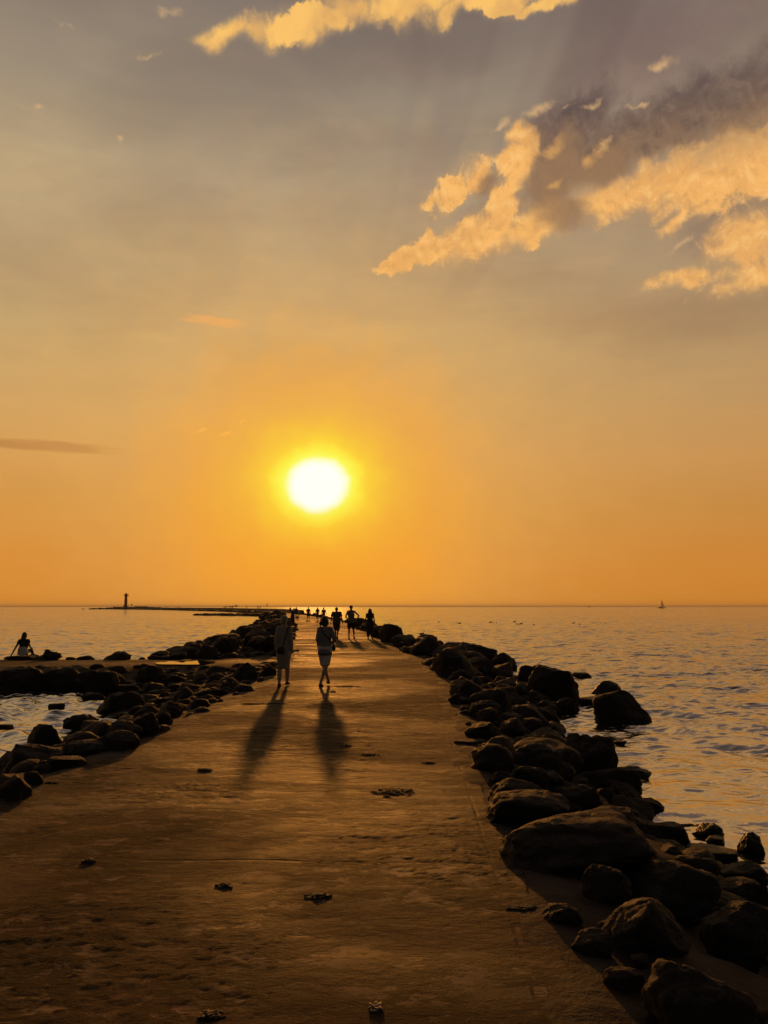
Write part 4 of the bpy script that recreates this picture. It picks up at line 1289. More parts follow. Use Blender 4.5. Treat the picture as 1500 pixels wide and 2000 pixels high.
def lighthouse():
    c = at(249.5, 1186.0, 1.9); y = 728.0
    X = (249.5 - 750) / F * y
    px = y / F                                     # metres per photo pixel there
    # pier head: stepped masonry platform
    base = empty('pier_head', (X, y, 0)); tag(base, 'stepped concrete pier head carrying the lighthouse', 'platform')
    bm = bmesh.new()
    pts = [(-10.3, -6), (26, -6), (27, 6), (-10.3, 6)]
    v0 = [bm.verts.new((a, b, -0.5)) for a, b in pts]; v1 = [bm.verts.new((a * .97, b * .9, 2.35)) for a, b in pts]
    for k in range(4): bm.faces.new((v0[k], v0[(k + 1) % 4], v1[(k + 1) % 4], v1[k]))
    bm.faces.new(v1)
    bmesh.ops.bevel(bm, geom=bm.edges[:], offset=0.15, segments=2, affect='EDGES')
    obj('platform', bm, M['oldconc'], base, False)
    bm = bmesh.new(); box(bm, (15.5, -1, 2.62), (11.5, 5, .55)); bmesh.ops.bevel(bm, geom=bm.edges[:], offset=0.08, segments=2, affect='EDGES')
    obj('upper_step', bm, M['oldconc'], base, False)
    bm = bmesh.new(); box(bm, (30.5, -1, 1.15), (6.0, 6, 1.9)); bmesh.ops.bevel(bm, geom=bm.edges[:], offset=0.08, segments=2, affect='EDGES')
    obj('lower_step', bm, M['oldconc'], base, False)
    L = empty('lighthouse', (X, y, 2.35)); L.scale = (1.45, 1.45, 1.0); tag(L, 'slim red lighthouse tower with a dark gallery at the pier end', 'lighthouse')
    h = 10.6
    bm = bmesh.new(); cyl(bm, (0, 0, 0), (0, 0, h), 1.06, 0.92, 24); obj('tower', bm, M['red'], L)
    bm = bmesh.new(); cyl(bm, (0, 0, 0), (0, 0, .7), 1.45, 1.35, 24); obj('plinth', bm, M['oldconc'], L)
    bm = bmesh.new(); cyl(bm, (0, 0, h), (0, 0, h + .35), .95, 1.7, 24); cyl(bm, (0, 0, h + .35), (0, 0, h + .5), 1.75, 1.75, 24); obj('gallery', bm, M['iron'], L)
    bm = bmesh.new()
    for k in range(12):
        a = 2 * PI * k / 12; cyl(bm, (1.65 * math.cos(a), 1.65 * math.sin(a), h + .5), (1.65 * math.cos(a), 1.65 * math.sin(a), h + 1.6), .05, .05, 6)
    for zz in (h + 1.05, h + 1.6):
        for k in range(24):
            a, b = 2 * PI * k / 24, 2 * PI * (k + 1) / 24
            cyl(bm, (1.65 * math.cos(a), 1.65 * math.sin(a), zz), (1.65 * math.cos(b), 1.65 * math.sin(b), zz), .05, .05, 6)
    obj('railing', bm, M['iron'], L)
    bm = bmesh.new(); cyl(bm, (0, 0, h + .5), (0, 0, h + 1.0), .95, .95, 16); obj('lantern_base', bm, M['red'], L)
    bm = bmesh.new(); cyl(bm, (0, 0, h + 1.0), (0, 0, h + 2.1), .8, .8, 12); obj('lantern', bm, M['glass'], L, False)
    bm = bmesh.new(); cyl(bm, (0, 0, h + 2.1), (0, 0, h + 2.75), 1.05, .2, 16); cyl(bm, (0, 0, h + 2.75), (0, 0, h + 3.6), .07, .03, 8); obj('roof', bm, M['red'], L)
    bm = bmesh.new(); box(bm, (0.2, -1.0, 1.75), (.75, .3, 1.9)); obj('door', bm, M['iron'], L, False)
    for zz in (4.2, 7.0):
        bm = bmesh.new(); box(bm, (0.15, -1.0, zz), (.4, .2, .7)); obj('window', bm, M['glass'], L, False)
    bm = bmesh.new(); box(bm, (1.9, 0, h - .35), (1.3, .12, .12)); box(bm, (1.6, 0, h - .7), (.1, .1, .6), Matrix.Rotation(.7, 3, 'Y')); obj('bracket', bm, M['iron'], L, False)
    # round beacon board beside it
    x2 = (262.3 - 750) / F * y
    s = empty('beacon_board', (x2, y - 2, 2.35)); tag(s, 'round beacon board on a thin post beside the lighthouse', 'beacon')
    bm = bmesh.new(); cyl(bm, (0, 0, 0), (0, 0, 1.6), .07, .07, 8); obj('post', bm, M['iron'], s)
    bm = bmesh.new(); cyl(bm, (0, -.08, 2.1), (0, .08, 2.1), .78, .78, 24); obj('board', bm, M['red'], s)
    # thin poles on the head
    for k, (px_, hh, lab) in enumerate(((288.5, 2.2, 'thin pole at the right end of the pier head'), (273.5, 1.2, 'short bent pole on the lighthouse platform'))):
        bm = bmesh.new(); cyl(bm, (0, 0, 0), (0.1 * k, 0, hh), .09, .06, 8); cyl(bm, (0.1 * k - .35 * k, 0, hh), (0.1 * k + .35 * k + .05, 0, hh + .05), .05, .05, 8)
        o = obj('pole', bm, M['iron']); o.location = ((px_ - 750) / F * y, y - 2, 2.6); tag(o, lab, 'pole')
    # marker pole on the outer pier near the far walkers
    i = int(np.argmin(np.abs(RS[:, 0] / RS[:, 1] - (523.5 - 750) / F) + (RS[:, 1] < 120) * 9))
    yy = RS[i, 1]; o_ = empty('marker_post', ((523.5 - 750) / F * yy, yy, TOP + .9)); tag(o_, 'thin marker post with a small board on the far wall', 'marker')
    bm = bmesh.new(); cyl(bm, (0, 0, 0), (0, 0, 2.6), .06, .05, 8); obj('post', bm, M['iron'], o_)
    bm = bmesh.new(); box(bm, (0, -.06, 1.55), (.35, .04, .6)); obj('board', bm, M['oldconc'], o_, False)


lighthouse()


# ------------------------------------------------------------------ boats and buoys
def hull_bm(L, B, D, bowx=0.12, n=14):
    bm = bmesh.new(); rings = []
    for i in range(n + 1):
        t = i / n; x = (t - .5) * L
        w = B / 2 * (math.sin(PI * min(1, (t + 0.18) / 1.18)) ** 0.7 if t < .98 else 0.04)
        k = D * (1 + 0.35 * abs(t - .4))
        rake = bowx * L * max(0, t - .75) * 4 * .25
        rings.append([bm.verts.new((x + rake, -w, k)), bm.verts.new((x + rake * .5, -w * .85, k * .35)), bm.verts.new((x, -w * .3, -.25 * D)), bm.verts.new((x, w * .3, -.25 * D)), bm.verts.new((x + rake * .5, w * .85, k * .35)), bm.verts.new((x + rake, w, k))])
    for a, b in zip(rings[:-1], rings[1:]):
        for k in range(5): bm.faces.new((a[k], a[k + 1], b[k + 1], b[k]))
        bm.faces.new((a[5], a[0], b[0], b[5]))
    bm.faces.new(rings[0]); bm.faces.new(rings[-1][::-1])
    return bm


def sailboat():
    p = at(1292, 1187.9, 0.0); s = (p - CAM).dot(FWD) / F       # metres per photo pixel
    r = empty('sailing_yacht', (p.x, p.y, 0)); tag(r, 'small sailing yacht with raised sail out on the right horizon', 'sailboat')
    u = s
    obj('hull', hull_bm(15.5 * u, 3.6 * u, 1.25 * u), M['hull'], r)
    bm = bmesh.new(); box(bm, (-1.2 * u, 0, 1.9 * u), (5.5 * u, 1.8 * u, 1.1 * u)); bmesh.ops.bevel(bm, geom=bm.edges[:], offset=.25 * u, segments=2, affect='EDGES'); obj('cabin', bm, M['hull'], r)
    bm = bmesh.new(); cyl(bm, (0.6 * u, 0, 1.2 * u), (0.6 * u, 0, 18.3 * u), .14 * u, .08 * u, 8); obj('mast', bm, M['iron'], r)
    bm = bmesh.new(); cyl(bm, (.6 * u, 0, 2.6 * u), (-3.6 * u, .5 * u, 2.6 * u), .12 * u, .1 * u, 8); obj('boom', bm, M['iron'], r)

    def sail(name, a, b, c, belly, mat):
        a, b, c = Vector(a), Vector(b), Vector(c); bm = bmesh.new(); n = 10
        for th in (0,):
            rows = []
            for i in range(n + 1):
                t = i / n; row = []
                for j in range(n + 1):
                    q = a.lerp(b, t).lerp(a.lerp(c, t), j / n)
                    q = q + Vector((0, belly * math.sin(PI * j / n) * math.sin(PI * t * .9) + th * .05, 0)); row.append(bm.verts.new(q))
                rows.append(row)
            for i in range(n):
                for j in range(n): 
                    try: bm.faces.new((rows[i][j], rows[i][j + 1], rows[i + 1][j + 1], rows[i + 1][j]))
                    except ValueError: pass
        obj(name, bm, M['sail'], r)
    sail('jib', (.8 * u, 0, 16.8 * u), (.9 * u, 0, 2.2 * u), (6.6 * u, 0, 1.9 * u), .5 * u, 'sail')
    sail('mainsail', (.5 * u, 0, 15.0 * u), (.5 * u, 0, 2.8 * u), (-1.1 * u, .35 * u, 2.8 * u), .2 * u, 'sail')


sailboat()


def motorboat():
    p = at(1150, 1185.85, 0.0); u = (p - CAM).dot(FWD) / F
    r = empty('motor_boat', (p.x, p.y, 0)); tag(r, 'tiny dark motor boat on the horizon left of the sailing yacht', 'boat')
    obj('hull', hull_bm(7.5 * u, 2.4 * u, .7 * u), M['hull'], r)
    bm = bmesh.new(); box(bm, (1.2 * u, 0, 1.2 * u), (2.6 * u, 1.6 * u, 1.1 * u)); bmesh.ops.bevel(bm, geom=bm.edges[:], offset=.2 * u, segments=2, affect='EDGES'); obj('cabin', bm, M['hull'], r)
    bm = bmesh.new(); cyl(bm, (-.5 * u, 0, .8 * u), (-.5 * u, 0, 3.4 * u), .12 * u, .08 * u, 8); obj('mast', bm, M['iron'], r)


motorboat()


def tanker():
    dist = 6000.0; u = dist / F
    X = (455 - 750) / F * dist
    r = empty('cargo_ship', (X, dist, 0)); tag(r, 'faint long cargo ship in the haze on the horizon', 'ship')
    obj('hull', hull_bm(24 * u, 4.4 * u, 1.5 * u, .05), M['oldconc'], r)
    bm = bmesh.new(); box(bm, (8.2 * u, 0, 2.7 * u), (3.2 * u, 3.4 * u, 2.6 * u)); bmesh.ops.bevel(bm, geom=bm.edges[:], offset=.12 * u, segments=1, affect='EDGES'); obj('bridge', bm, M['oldconc'], r, False)
    bm = bmesh.new(); cyl(bm, (9.0 * u, 0, 3.6 * u), (9.0 * u, 0, 5.2 * u), .5 * u, .45 * u, 10); obj('funnel', bm, M['oldconc'], r)
    bm = bmesh.new(); cyl(bm, (-9.8 * u, 0, 1.4 * u), (-9.8 * u, 0, 3.0 * u), .12 * u, .1 * u, 8); obj('mast', bm, M['oldconc'], r)


tanker()
for px, py, hh, lab in ((653.5, 1186.4, 2.4, 'small buoy on the horizon inside the sun glitter'), (825, 1186.6, 2.2, 'small dark buoy on the horizon right of the walkers')):
    p = at(px, py, 0); u = (p - CAM).dot(FWD) / F
    r = empty('buoy', (p.x, p.y, 0)); tag(r, lab, 'buoy')
    bm = bmesh.new(); cyl(bm, (0, 0, -.2 * u), (0, 0, .5 * u), .5 * u, .55 * u, 12); obj('float', bm, M['iron'], r)
    bm = bmesh.new(); cyl(bm, (0, 0, .5 * u), (0, 0, hh * u), .3 * u, .15 * u, 10); ball(bm, (0, 0, hh * u), .28 * u, None, 2); obj('tower', bm, M['iron'], r)


# waterbirds resting on the sea --------------------------------------
def birds():
    bm = bmesh.new()
    tube(bm, [(-.26, 0, .06), (-.05, 0, .07), (.14, 0, .08)], [(.035, .03), (.10, .085), (.07, .06)], 12)
    tube(bm, [(.14, 0, .10), (.19, 0, .22), (.20, 0, .27)], [.04, .026, .028], 8)
    ball(bm, (.215, 0, .29), (.045, .034, .034), None, 2); tube(bm, [(.25, 0, .285), (.31, 0, .275)], [.014, .008], 6)
    me = fuse(bm, 'waterbird', .012, 3); me.materials.append(M['feather'])
    me.polygons.foreach_set('use_smooth', [True] * len(me.polygons))
    spots = [(958, 1216), (963, 1217), (970, 1217.5), (1005, 1215), (1009, 1219.5), (1014, 1220.5), (1018, 1219), (1043, 1221), (893, 1217), (898, 1218), (857, 1215.5), (764, 1211), (1120, 1218), (1132, 1219.5), (1183, 1218.5), (824, 1239)]
    for k, (px, py) in enumerate(spots):
        o = bpy.data.objects.new('waterbird', me); COL.objects.link(o)
        p = at(px, py, 0); o.location = (p.x, p.y, 0.0); o.rotation_euler = (0, 0, k * 2.1)
        s = 0.75 if k % 3 else 1.0; o.scale = (s, s, s)
        lab = {11: 'tiny dark waterbird afloat close right of the walking long-haired woman', 15: 'tiny dark waterbird afloat nearest the right bank'}.get(k, 'tiny dark waterbird afloat in the scattered flock off the right bank')
        tag(o, lab, 'bird', 'waterbirds on the sea')


birds()


# ------------------------------------------------------------------ seaweed and debris washed onto the path
def weed(px, py, w, h, label, mat='weed', cat='seaweed', name='seaweed_clump', dens=1.0, zoff=None, seed=0):
    p = at(px, py, TOP) if zoff is None else at(px, py, zoff)
    dist = (p - CAM).dot(FWD); W = w / F * dist * 0.85
    D = max(0.05, h / F * dist * dist / (CZ - p.z) * 0.65)
    rr = random.Random(seed + int(px * 7 + py))
    bm = bmesh.new()
    n = int(46 * dens)
    for k in range(n):
        a = rr.uniform(0, 2 * PI); q = rr.random() ** 1.1 * rr.choice((1, 1, 1.35))
        c = Vector((math.cos(a) * q * W / 2, math.sin(a) * q * D / 2, 0))
        L = rr.uniform(.06, .26) * max(W, .15); th = rr.uniform(-.5, .5) + (PI if rr.random() < .5 else 0)
        d = Vector((math.cos(th), math.sin(th), 0)) * L * .5
        zt = rr.uniform(.001, .012) * max(0.2, 1.15 - q)
        wd = rr.uniform(.003, .010)
        tube(bm, [c - d + Vector((0, 0, .004)), c + Vector((rr.uniform(-.03, .03), rr.uniform(-.03, .03), zt)), c + d + Vector((0, 0, .004 + zt * .3))], [(wd * .5, .004), (wd, .006), (wd * .4, .003)], 6, caps=False)
    for k in range(int(1.2 * dens)):
        a = rr.uniform(0, 2 * PI); q = rr.random() ** .7
        ball(bm, (math.cos(a) * q * W * .34, math.sin(a) * q * D * .34, .006), (rr.uniform(.06, .16) * W, rr.uniform(.10, .22) * D, rr.uniform(.003, .007)), None, 2)
    for v in bm.verts:
        v.co.z = max(v.co.z + .003 * mnoise.noise(v.co * 22), -.003)
    z = p.z
    if zoff is None:
        z = pier_z(p.x, p.y) if nearest(RS, RN, p.x, p.y)[0] < 0 else ground_h(p.x, p.y) + .03
    o = obj(name, bm, M[mat]); o.location = (p.x, p.y, z)
    tag(o, label, cat, 'weed and debris on the path' if cat == 'seaweed' else None)
    return o


for t in [(766, 1546, 78, 20, 'largest ragged seaweed clump in the middle of the path'), (721, 1473, 36, 8, 'flat seaweed scrap beyond the largest clump'),
          (677, 1456, 15, 6, 'small dark lump on the path in front of the person in off-white shorts'), (676, 1341.5, 56, 5, 'long dark seaweed smear beside the foot of the person in off-white shorts'),
          (650, 1351.5, 14, 5, 'short dark lump in front of the foot of the person in off-white shorts'), (515, 1375, 90, 4, 'thin seaweed line across the path in front of the pair'),
          (399, 1505, 26, 6, 'small seaweed scrap on the left of the path by the long shadow'), (838, 1490, 26, 5, 'small seaweed scrap on the right of the path'),
          (175, 1682, 22, 4, 'dark seaweed scrap near the left picture edge'), (437, 1731, 24, 6, 'dark compact seaweed knot left of the path centre'),
          (625, 1751, 46, 7, 'wide ragged seaweed scrap below the largest clump'), (412, 1986, 42, 9, 'black seaweed knot at the bottom picture edge'),
                    (1035, 1772, 70, 12, 'tangle of dark stalks on the sand by the huge long boulder'),
          (975, 1466, 60, 10, 'dark weed strewn beside the thin flat stone'), (990, 1500, 80, 9, 'line of weed across the sand below the thin flat stone'),
          (130, 1509, 30, 4, 'thin dark stick-like weed by the low flat-topped boulder'), (100, 1529, 28, 3, 'thin dark stick-like weed by the small chunky boulder')]:
    weed(*t)
weed(735, 1970, 15, 6, 'pale curled dead leaf on the path near the bottom edge', 'leaf', 'leaf', 'dead_leaf', .25)
# weed floating round the shallows rock
for px, py, w, h, lab in ((1345, 1612, 50, 6, 'floating weed mat left of the weedy round shallows rock'), (1330, 1622, 30, 5, 'small floating weed wisp near the bank'), (1430, 1672, 70, 8, 'floating weed trail at the inner edge of the shallows')):
    weed(px, py, w, h, lab, zoff=0.0, dens=1.2)

# ------------------------------------------------------------------ keep the boulders that show; then label them
bpy.context.view_layer.update()
dg = bpy.context.evaluated_depsgraph_get()
seen = {}
for iy in range(230):
    for ix in range(190):
        okh, loc, nrm_, fi, ob, mt_ = sc.ray_cast(dg, CAM, ray(4 + ix * 7.88, 1190 + iy * 3.52))
        if okh and ob.name.startswith('boulder'): seen[ob.name] = seen.get(ob.name, 0) + 1
n_hero = len(HEROES)
pending.sort(key=lambda t: -seen.get(t[0].name, 0))
for t in pending[300 - n_hero:]: bpy.data.objects.remove(t[0])
pending = [t for t in pending[:300 - n_hero]]
print('BOULDERS', n_hero, len(pending), 'least seen', [seen.get(t[0].name, 0) for t in pending[-12:]])
for t in HEROES:
    if not seen.get(t[0].name): print('UNSEEN HERO', t[0]['label'])

# a label for each: size, shape and what it lies next to; ties are told apart by where they lie in the bank
def relation(x, y, nx, ny):
    dx, dy = x - nx, y - ny
    if abs(dy) > abs(dx) * 1.1: return 'behind' if dy > 0 else 'in front of'
    return 'right of' if dx > 0 else 'left of'


FARMARK = {'R': [(0.6, 40, 'the walking long-haired woman'), (-3, 66, 'the three backlit walkers'), (-7.0, 95, 'the small distant walkers'), (-19.4, 172, 'the far parapet wall')],
           'L': [(-5.5, 34, 'the side jetty'), (-8.5, 52, 'the jagged rock islet'), (-9.5, 75, 'the dog walker'), (-14, 100, 'the person sitting on the bank'), (-26, 170, 'the far low spit')],
           'F': [(-11.6, 26, 'the sitting woman'), (-8.0, 26, 'the puddle')]}
labels = {}
for t in pending:
    o, x, y, r, side, edge, shape, size, d = t
    cand = [(math.hypot(x - a, y - b) - q * 0.5, a, b, s) for a, b, q, s in named if math.hypot(x - a, y - b) < 3.2 + q]
    word = {'flat': 'flat-topped', 'peaked': 'pointed'}.get(shape, shape)
    if cand:
        c = min(cand)
        where = f'{relation(x, y, c[1], c[2])} the {c[3]}'
    else:
        c = min((math.hypot(x - a, y - b), a, b, s) for a, b, s in FARMARK[side])
        where = f'{bank_word[side]} {"near" if c[0] < 6 else "beyond" if y > c[2] else "short of"} {c[3]}'
    band = 'by the path' if edge < 0.34 else 'in mid-bank' if edge < 0.72 else 'by the water'
    lab = f'{size} {word} boulder {band} {where}'
    labels.setdefault(lab, []).append(t)
ORD = {2: ['nearer', 'farther'], 3: ['nearest', 'middle', 'farthest'], 4: ['nearest', 'second nearest', 'third nearest', 'farthest']}
for lab, ts in labels.items():
    ts.sort(key=lambda t: t[2])
    for k, t in enumerate(ts):
        o = t[0]
        if len(ts) == 1: s = lab
        elif len(ts) <= 4: s = f'{ORD[len(ts)][k]} of {["", "", "two", "three", "four"][len(ts)]}: {lab}'
        else: s = f'{lab}, one of a look-alike run'
        w = s.split()
        tag(o, ' '.join(w[:16]), 'boulder', 'boulders along the pier')

# ------------------------------------------------------------------ sky
w = bpy.data.worlds.new('World'); sc.world = w; w.use_nodes = True
nt = NT(w.node_tree); nt.n.clear()
outw = nt.new('ShaderNodeOutputWorld'); bg = nt.new('ShaderNodeBackground'); nt.l.new(bg.outputs[0], outw.inputs[0])
D = nt.new('ShaderNodeTexCoord').outputs['Generated']
sep = nt.new('ShaderNodeSeparateXYZ'); nt.l.new(D, sep.inputs[0])
DEG = 180 / PI
EL = nt.m('MULTIPLY', nt.m('ARCSINE', sep.outputs[2]), DEG)
AZ = nt.m('MULTIPLY', nt.m('ARCTAN2', sep.outputs[0], sep.outputs[1]), DEG)


def ae(px, py):
    d = ray(px, py)
    return math.degrees(math.atan2(d.x, d.y)), math.degrees(math.asin(d.z))


CB = nt.new('ShaderNodeCombineXYZ'); nt.l.new(AZ, CB.inputs[0]); nt.l.new(EL, CB.inputs[1])
UV = CB.outputs[0]
# domain warp for ragged outlines
warp = nt.new('ShaderNodeTexNoise'); warp.inputs['Scale'].default_value = 0.35; warp.inputs['Detail'].default_value = 3
nt.l.new(UV, warp.inputs['Vector'])
WUV = nt.vm('ADD', UV, nt.vm('SCALE', nt.vm('SUBTRACT', warp.outputs['Color'], (0.5, 0.5, 0.5)), scale=2.6))


def blob(px, py, rx, ry, ang=0.0, src=None):
    """1 at the heart of an ellipse on the sky dome, falling through 0 at its edge"""
    a0, e0 = ae(px, py)
    a1, e1 = ae(px + rx, py); a2, e2 = ae(px, py - ry)
    sx = max(0.05, math.hypot(a1 - a0, e1 - e0)); sy = max(0.05, abs(e2 - e0))
    d = nt.vm('SUBTRACT', src or WUV, (a0, e0, 0))
    r = nt.new('ShaderNodeVectorRotate', rotation_type='Z_AXIS'); nt.l.new(d, r.inputs['Vector']); r.inputs['Angle'].default_value = -math.radians(ang)
    q = nt.vm('MULTIPLY', r.outputs[0], (1 / sx, 1 / sy, 0))
    return nt.m('SUBTRACT', 1.0, nt.vm('LENGTH', q))


def union(bl):
    v = bl[0]
    for b in bl[1:]:
        nd = nt.new('ShaderNodeMath', operation='SMOOTH_MAX'); nt.l.new(v, nd.inputs[0]); nt.l.new(b, nd.inputs[1]); nd.inputs[2].default_value = 0.25; v = nd.outputs[0]
    return v


# base gradient by height
stops = [(0.0, (216, 136, 44)), (3.0, (217, 139, 52)), (7.3, (213, 149, 69)), (11.0, (214, 158, 88)), (15, (206, 163, 102)), (20, (197, 165, 114)), (25, (188, 161, 121)), (31, (172, 152, 124)), (36, (154, 138, 118)), (42, (130, 116, 106)), (55, (108, 96, 88)), (90, (84, 75, 70))]
base = nt.ramp(nt.m('DIVIDE', nt.m('MAXIMUM', EL, 0.0), 90.0), [(e / 90, lin(*c)) for e, c in stops])
# right-hand side of the veil is darker and more mauve
rightf = nt.mapr(AZ, -4.0, 30.0)
hi = nt.mapr(EL, 3.0, 24.0)
base = nt.mix(nt.m('MULTIPLY', rightf, 0.75), base, nt.mix(1.0, base, nt.ramp(nt.m('DIVIDE', EL, 45), [(0, (0.86, 0.90, 1.15)), (0.3, (0.80, 0.78, 0.88)), (0.6, (0.72, 0.66, 0.74)), (1, (0.82, 0.78, 0.85))]), 'MULTIPLY'))
# slow mottling of the veil
mott = nt.noise(nt.scale(UV, 0.6, 1.5, 1.0), 0.075, 5, 0.55, 0.5)
base = nt.mix(nt.m('MULTIPLY', nt.mapr(mott, 0.36, 0.66), hi), base, nt.mix(1.0, base, (0.86, 0.84, 0.86), 'MULTIPLY'))
fine = nt.noise(nt.scale(UV, 0.45, 1.6, 1.0), 0.28, 5, 0.6, 0.4)
base = nt.mix(nt.m('MULTIPLY', nt.mapr(fine, 0.42, 0.70, 0.0, 0.45), hi), base, nt.mix(1.0, base, (1.16, 1.13, 1.06), 'MULTIPLY'))


def soft(px, py, rx, ry, ang, amount, col, blend='MULTIPLY', lo=0.0, hi_=0.9):
    global base
    f = nt.m('MULTIPLY', nt.mapr(blob(px, py, rx, ry, ang), lo, hi_), amount)
    base = nt.mix(f, base, nt.mix(1.0, base, col, blend) if blend == 'MULTIPLY' else col)


soft(60, 300, 300, 190, 10, 1.0, (1.22, 1.20, 1.08))
soft(760, 110, 420, 110, 4, 0.9, (0.86, 0.84, 0.88))
soft(1280, 100, 330, 130, 10, 0.9, (0.92, 0.84, 0.90))
soft(840, 330, 60, 260, -22, 0.65, (0.86, 0.82, 0.90))
soft(930, 440, 140, 60, 20, 0.5, (0.86, 0.84, 0.92))
soft(1250, 620, 420, 90, -3, 0.8, (0.88, 0.82, 0.84))
soft(300, 480, 300, 120, 8, 0.5, (1.05, 1.06, 0.98))
# shadow rays fanning from the sun on the right
su = ae(621, 948)
dd = nt.vm('SUBTRACT', UV, (su[0], su[1], 0)); sd = nt.new('ShaderNodeSeparateXYZ'); nt.l.new(dd, sd.inputs[0])
pang = nt.m('ARCTAN2', sd.outputs[0], sd.outputs[1])
rayn = nt.noise(None, 7.0, 1, 0.5, 0, '1D'); nt.l.new(pang, rayn.node.inputs['W'])
rayf = nt.m('MULTIPLY', nt.mapr(rayn, 0.46, 0.60), nt.m('MULTIPLY', nt.mapr(pang, 0.22, 0.34), nt.m('MULTIPLY', nt.mapr(pang, 0.95, 0.72), nt.mapr(EL, 20, 30))))
base = nt.mix(nt.m('MULTIPLY', rayf, 0.75), base, nt.mix(1.0, base, (0.80, 0.76, 0.80), 'MULTIPLY'))

# cloud detail noises
cn = nt.noise(UV, 0.62, 10, 0.66, 0.35)
cn2 = nt.noise(nt.scale(UV, 1.0, 1.0, 1.0), 0.32, 6, 0.55, 0.3)


def edge(mask, amp, lo, hi_, amp2=0.7):
    v = nt.m('ADD', mask, nt.m('ADD', nt.m('MULTIPLY', nt.m('SUBTRACT', cn, 0.5), amp), nt.m('MULTIPLY', nt.m('SUBTRACT', cn2, 0.5), amp2)))
    return nt.mapr(v, lo, hi_), v


# dark upper cloud body, right
dk = union([blob(1310, 235, 280, 75, 8), blob(1110, 255, 130, 80, 25), blob(1480, 205, 200, 85, 10), blob(1075, 350, 60, 130, -8), blob(1170, 300, 150, 70, 12)])
fdk, vdk = edge(dk, 1.3, -0.15, 0.55)
dcol = nt.mix(nt.mapr(EL, 29.5, 35.5), lin(158, 122, 86), lin(94, 78, 76))
dcol = nt.mix(nt.mapr(cn2, 0.35, 0.65, 0.0, 0.5), dcol, lin(122, 100, 88))
reld = nt.m('SUBTRACT', nt.noise(nt.vm('ADD', UV, (-0.16, -0.42, 0.0)), 0.62, 10, 0.66, 0.35), cn)
dcol = nt.mix(nt.mapr(reld, 0.0, 0.15, 0.0, 0.4), dcol, lin(82, 68, 68))
dcol = nt.mix(nt.mapr(reld, 0.0, -0.15, 0.0, 0.35), dcol, lin(150, 124, 104))
sky = nt.mix(nt.m('MULTIPLY', fdk, 0.94), base, dcol)
# grey-mauve hollow patches under the lit bodies
hol = union([blob(985, 405, 70, 45, 15), blob(1400, 440, 110, 60, 20), blob(1110, 420, 40, 40, 0)])
fho, _ = edge(hol, 0.8, 0.0, 0.6)
sky = nt.mix(nt.m('MULTIPLY', fho, 0.65), sky, lin(146, 122, 102))
# sunlit bodies: crisp lobes on the left, a long bank on the right that fades upward into the dark cloud
cn3 = nt.noise(UV, 0.16, 4, 0.5, 0.4)
wsoft = nt.mapr(cn3, 0.38, 0.64, 0.15, 1.0)
gold = nt.mix(nt.mapr(cn2, 0.34, 0.68), lin(251, 187, 107), lin(232, 170, 98))
cnb = nt.noise(nt.vm('ADD', UV, (-0.16, -0.42, 0.0)), 0.62, 10, 0.66, 0.35)
relief = nt.m('SUBTRACT', cnb, cn)
gold = nt.mix(nt.mapr(relief, 0.01, 0.15, 0.0, 0.55), gold, lin(212, 158, 96))
gold = nt.mix(nt.mapr(relief, -0.01, -0.15, 0.0, 0.45), gold, lin(255, 206, 132))
lobes = union([blob(775, 506, 62, 17, 18), blob(850, 487, 95, 32, 16), blob(940, 465, 120, 46, 13), blob(1030, 447, 100, 42, 12),
               blob(880, 378, 62, 36, 30), blob(930, 352, 44, 26, 30), blob(1008, 330, 34, 74, -8), blob(1012, 275, 30, 32, 0), blob(985, 395, 30, 52, -20)])
rbank = union([blob(1190, 385, 100, 46, 6), blob(1290, 362, 120, 60, 12), blob(1400, 330, 140, 70, 16), blob(1510, 295, 130, 76, 20)])
lowr = union([blob(1462, 470, 90, 72, 10), blob(1505, 530, 130, 46, 5), blob(1345, 536, 100, 20, 4), blob(1380, 392, 60, 26, 18), blob(1320, 425, 44, 16, 24)])
halo, _ = edge(union([lobes, rbank, lowr]), 0.5, -0.40, 0.5, 0.5)
sky = nt.mix(nt.m('MULTIPLY', halo, 0.5), sky, lin(200, 156, 104))
# height above a slanting line through the right-hand bank
a1, e1 = ae(1150, 350); a2, e2 = ae(1500, 262)
below = nt.m('SUBTRACT', nt.m('ADD', e1, nt.m('MULTIPLY', nt.m('SUBTRACT', AZ, a1), (e2 - e1) / (a2 - a1))), EL)
below = nt.m('ADD', below, nt.m('ADD', nt.m('MULTIPLY', nt.m('SUBTRACT', cn2, 0.5), 5.0), nt.m('MULTIPLY', nt.m('SUBTRACT', cn, 0.5), 1.6)))
_, vr = edge(rbank, 1.7, 0.0, 0.3, 0.8)
fr = nt.m('MULTIPLY', nt.mapr(vr, -0.06, nt.m('MULTIPLY', wsoft, 0.7)), nt.mapr(below, -1.3, 1.7, smooth=False))
sky = nt.mix(fr, sky, gold)
_, vl = edge(lobes, 2.0, 0.0, 0.3, 0.9)
fl = nt.mapr(vl, nt.m('MULTIPLY', wsoft, -0.2), wsoft)
sky = nt.mix(fl, sky, gold)
_, vw = edge(lowr, 1.9, 0.0, 0.3, 1.3)
fw_ = nt.mapr(vw, -0.15, 0.75)
sky = nt.mix(nt.m('MULTIPLY', fw_, 0.92), sky, gold)
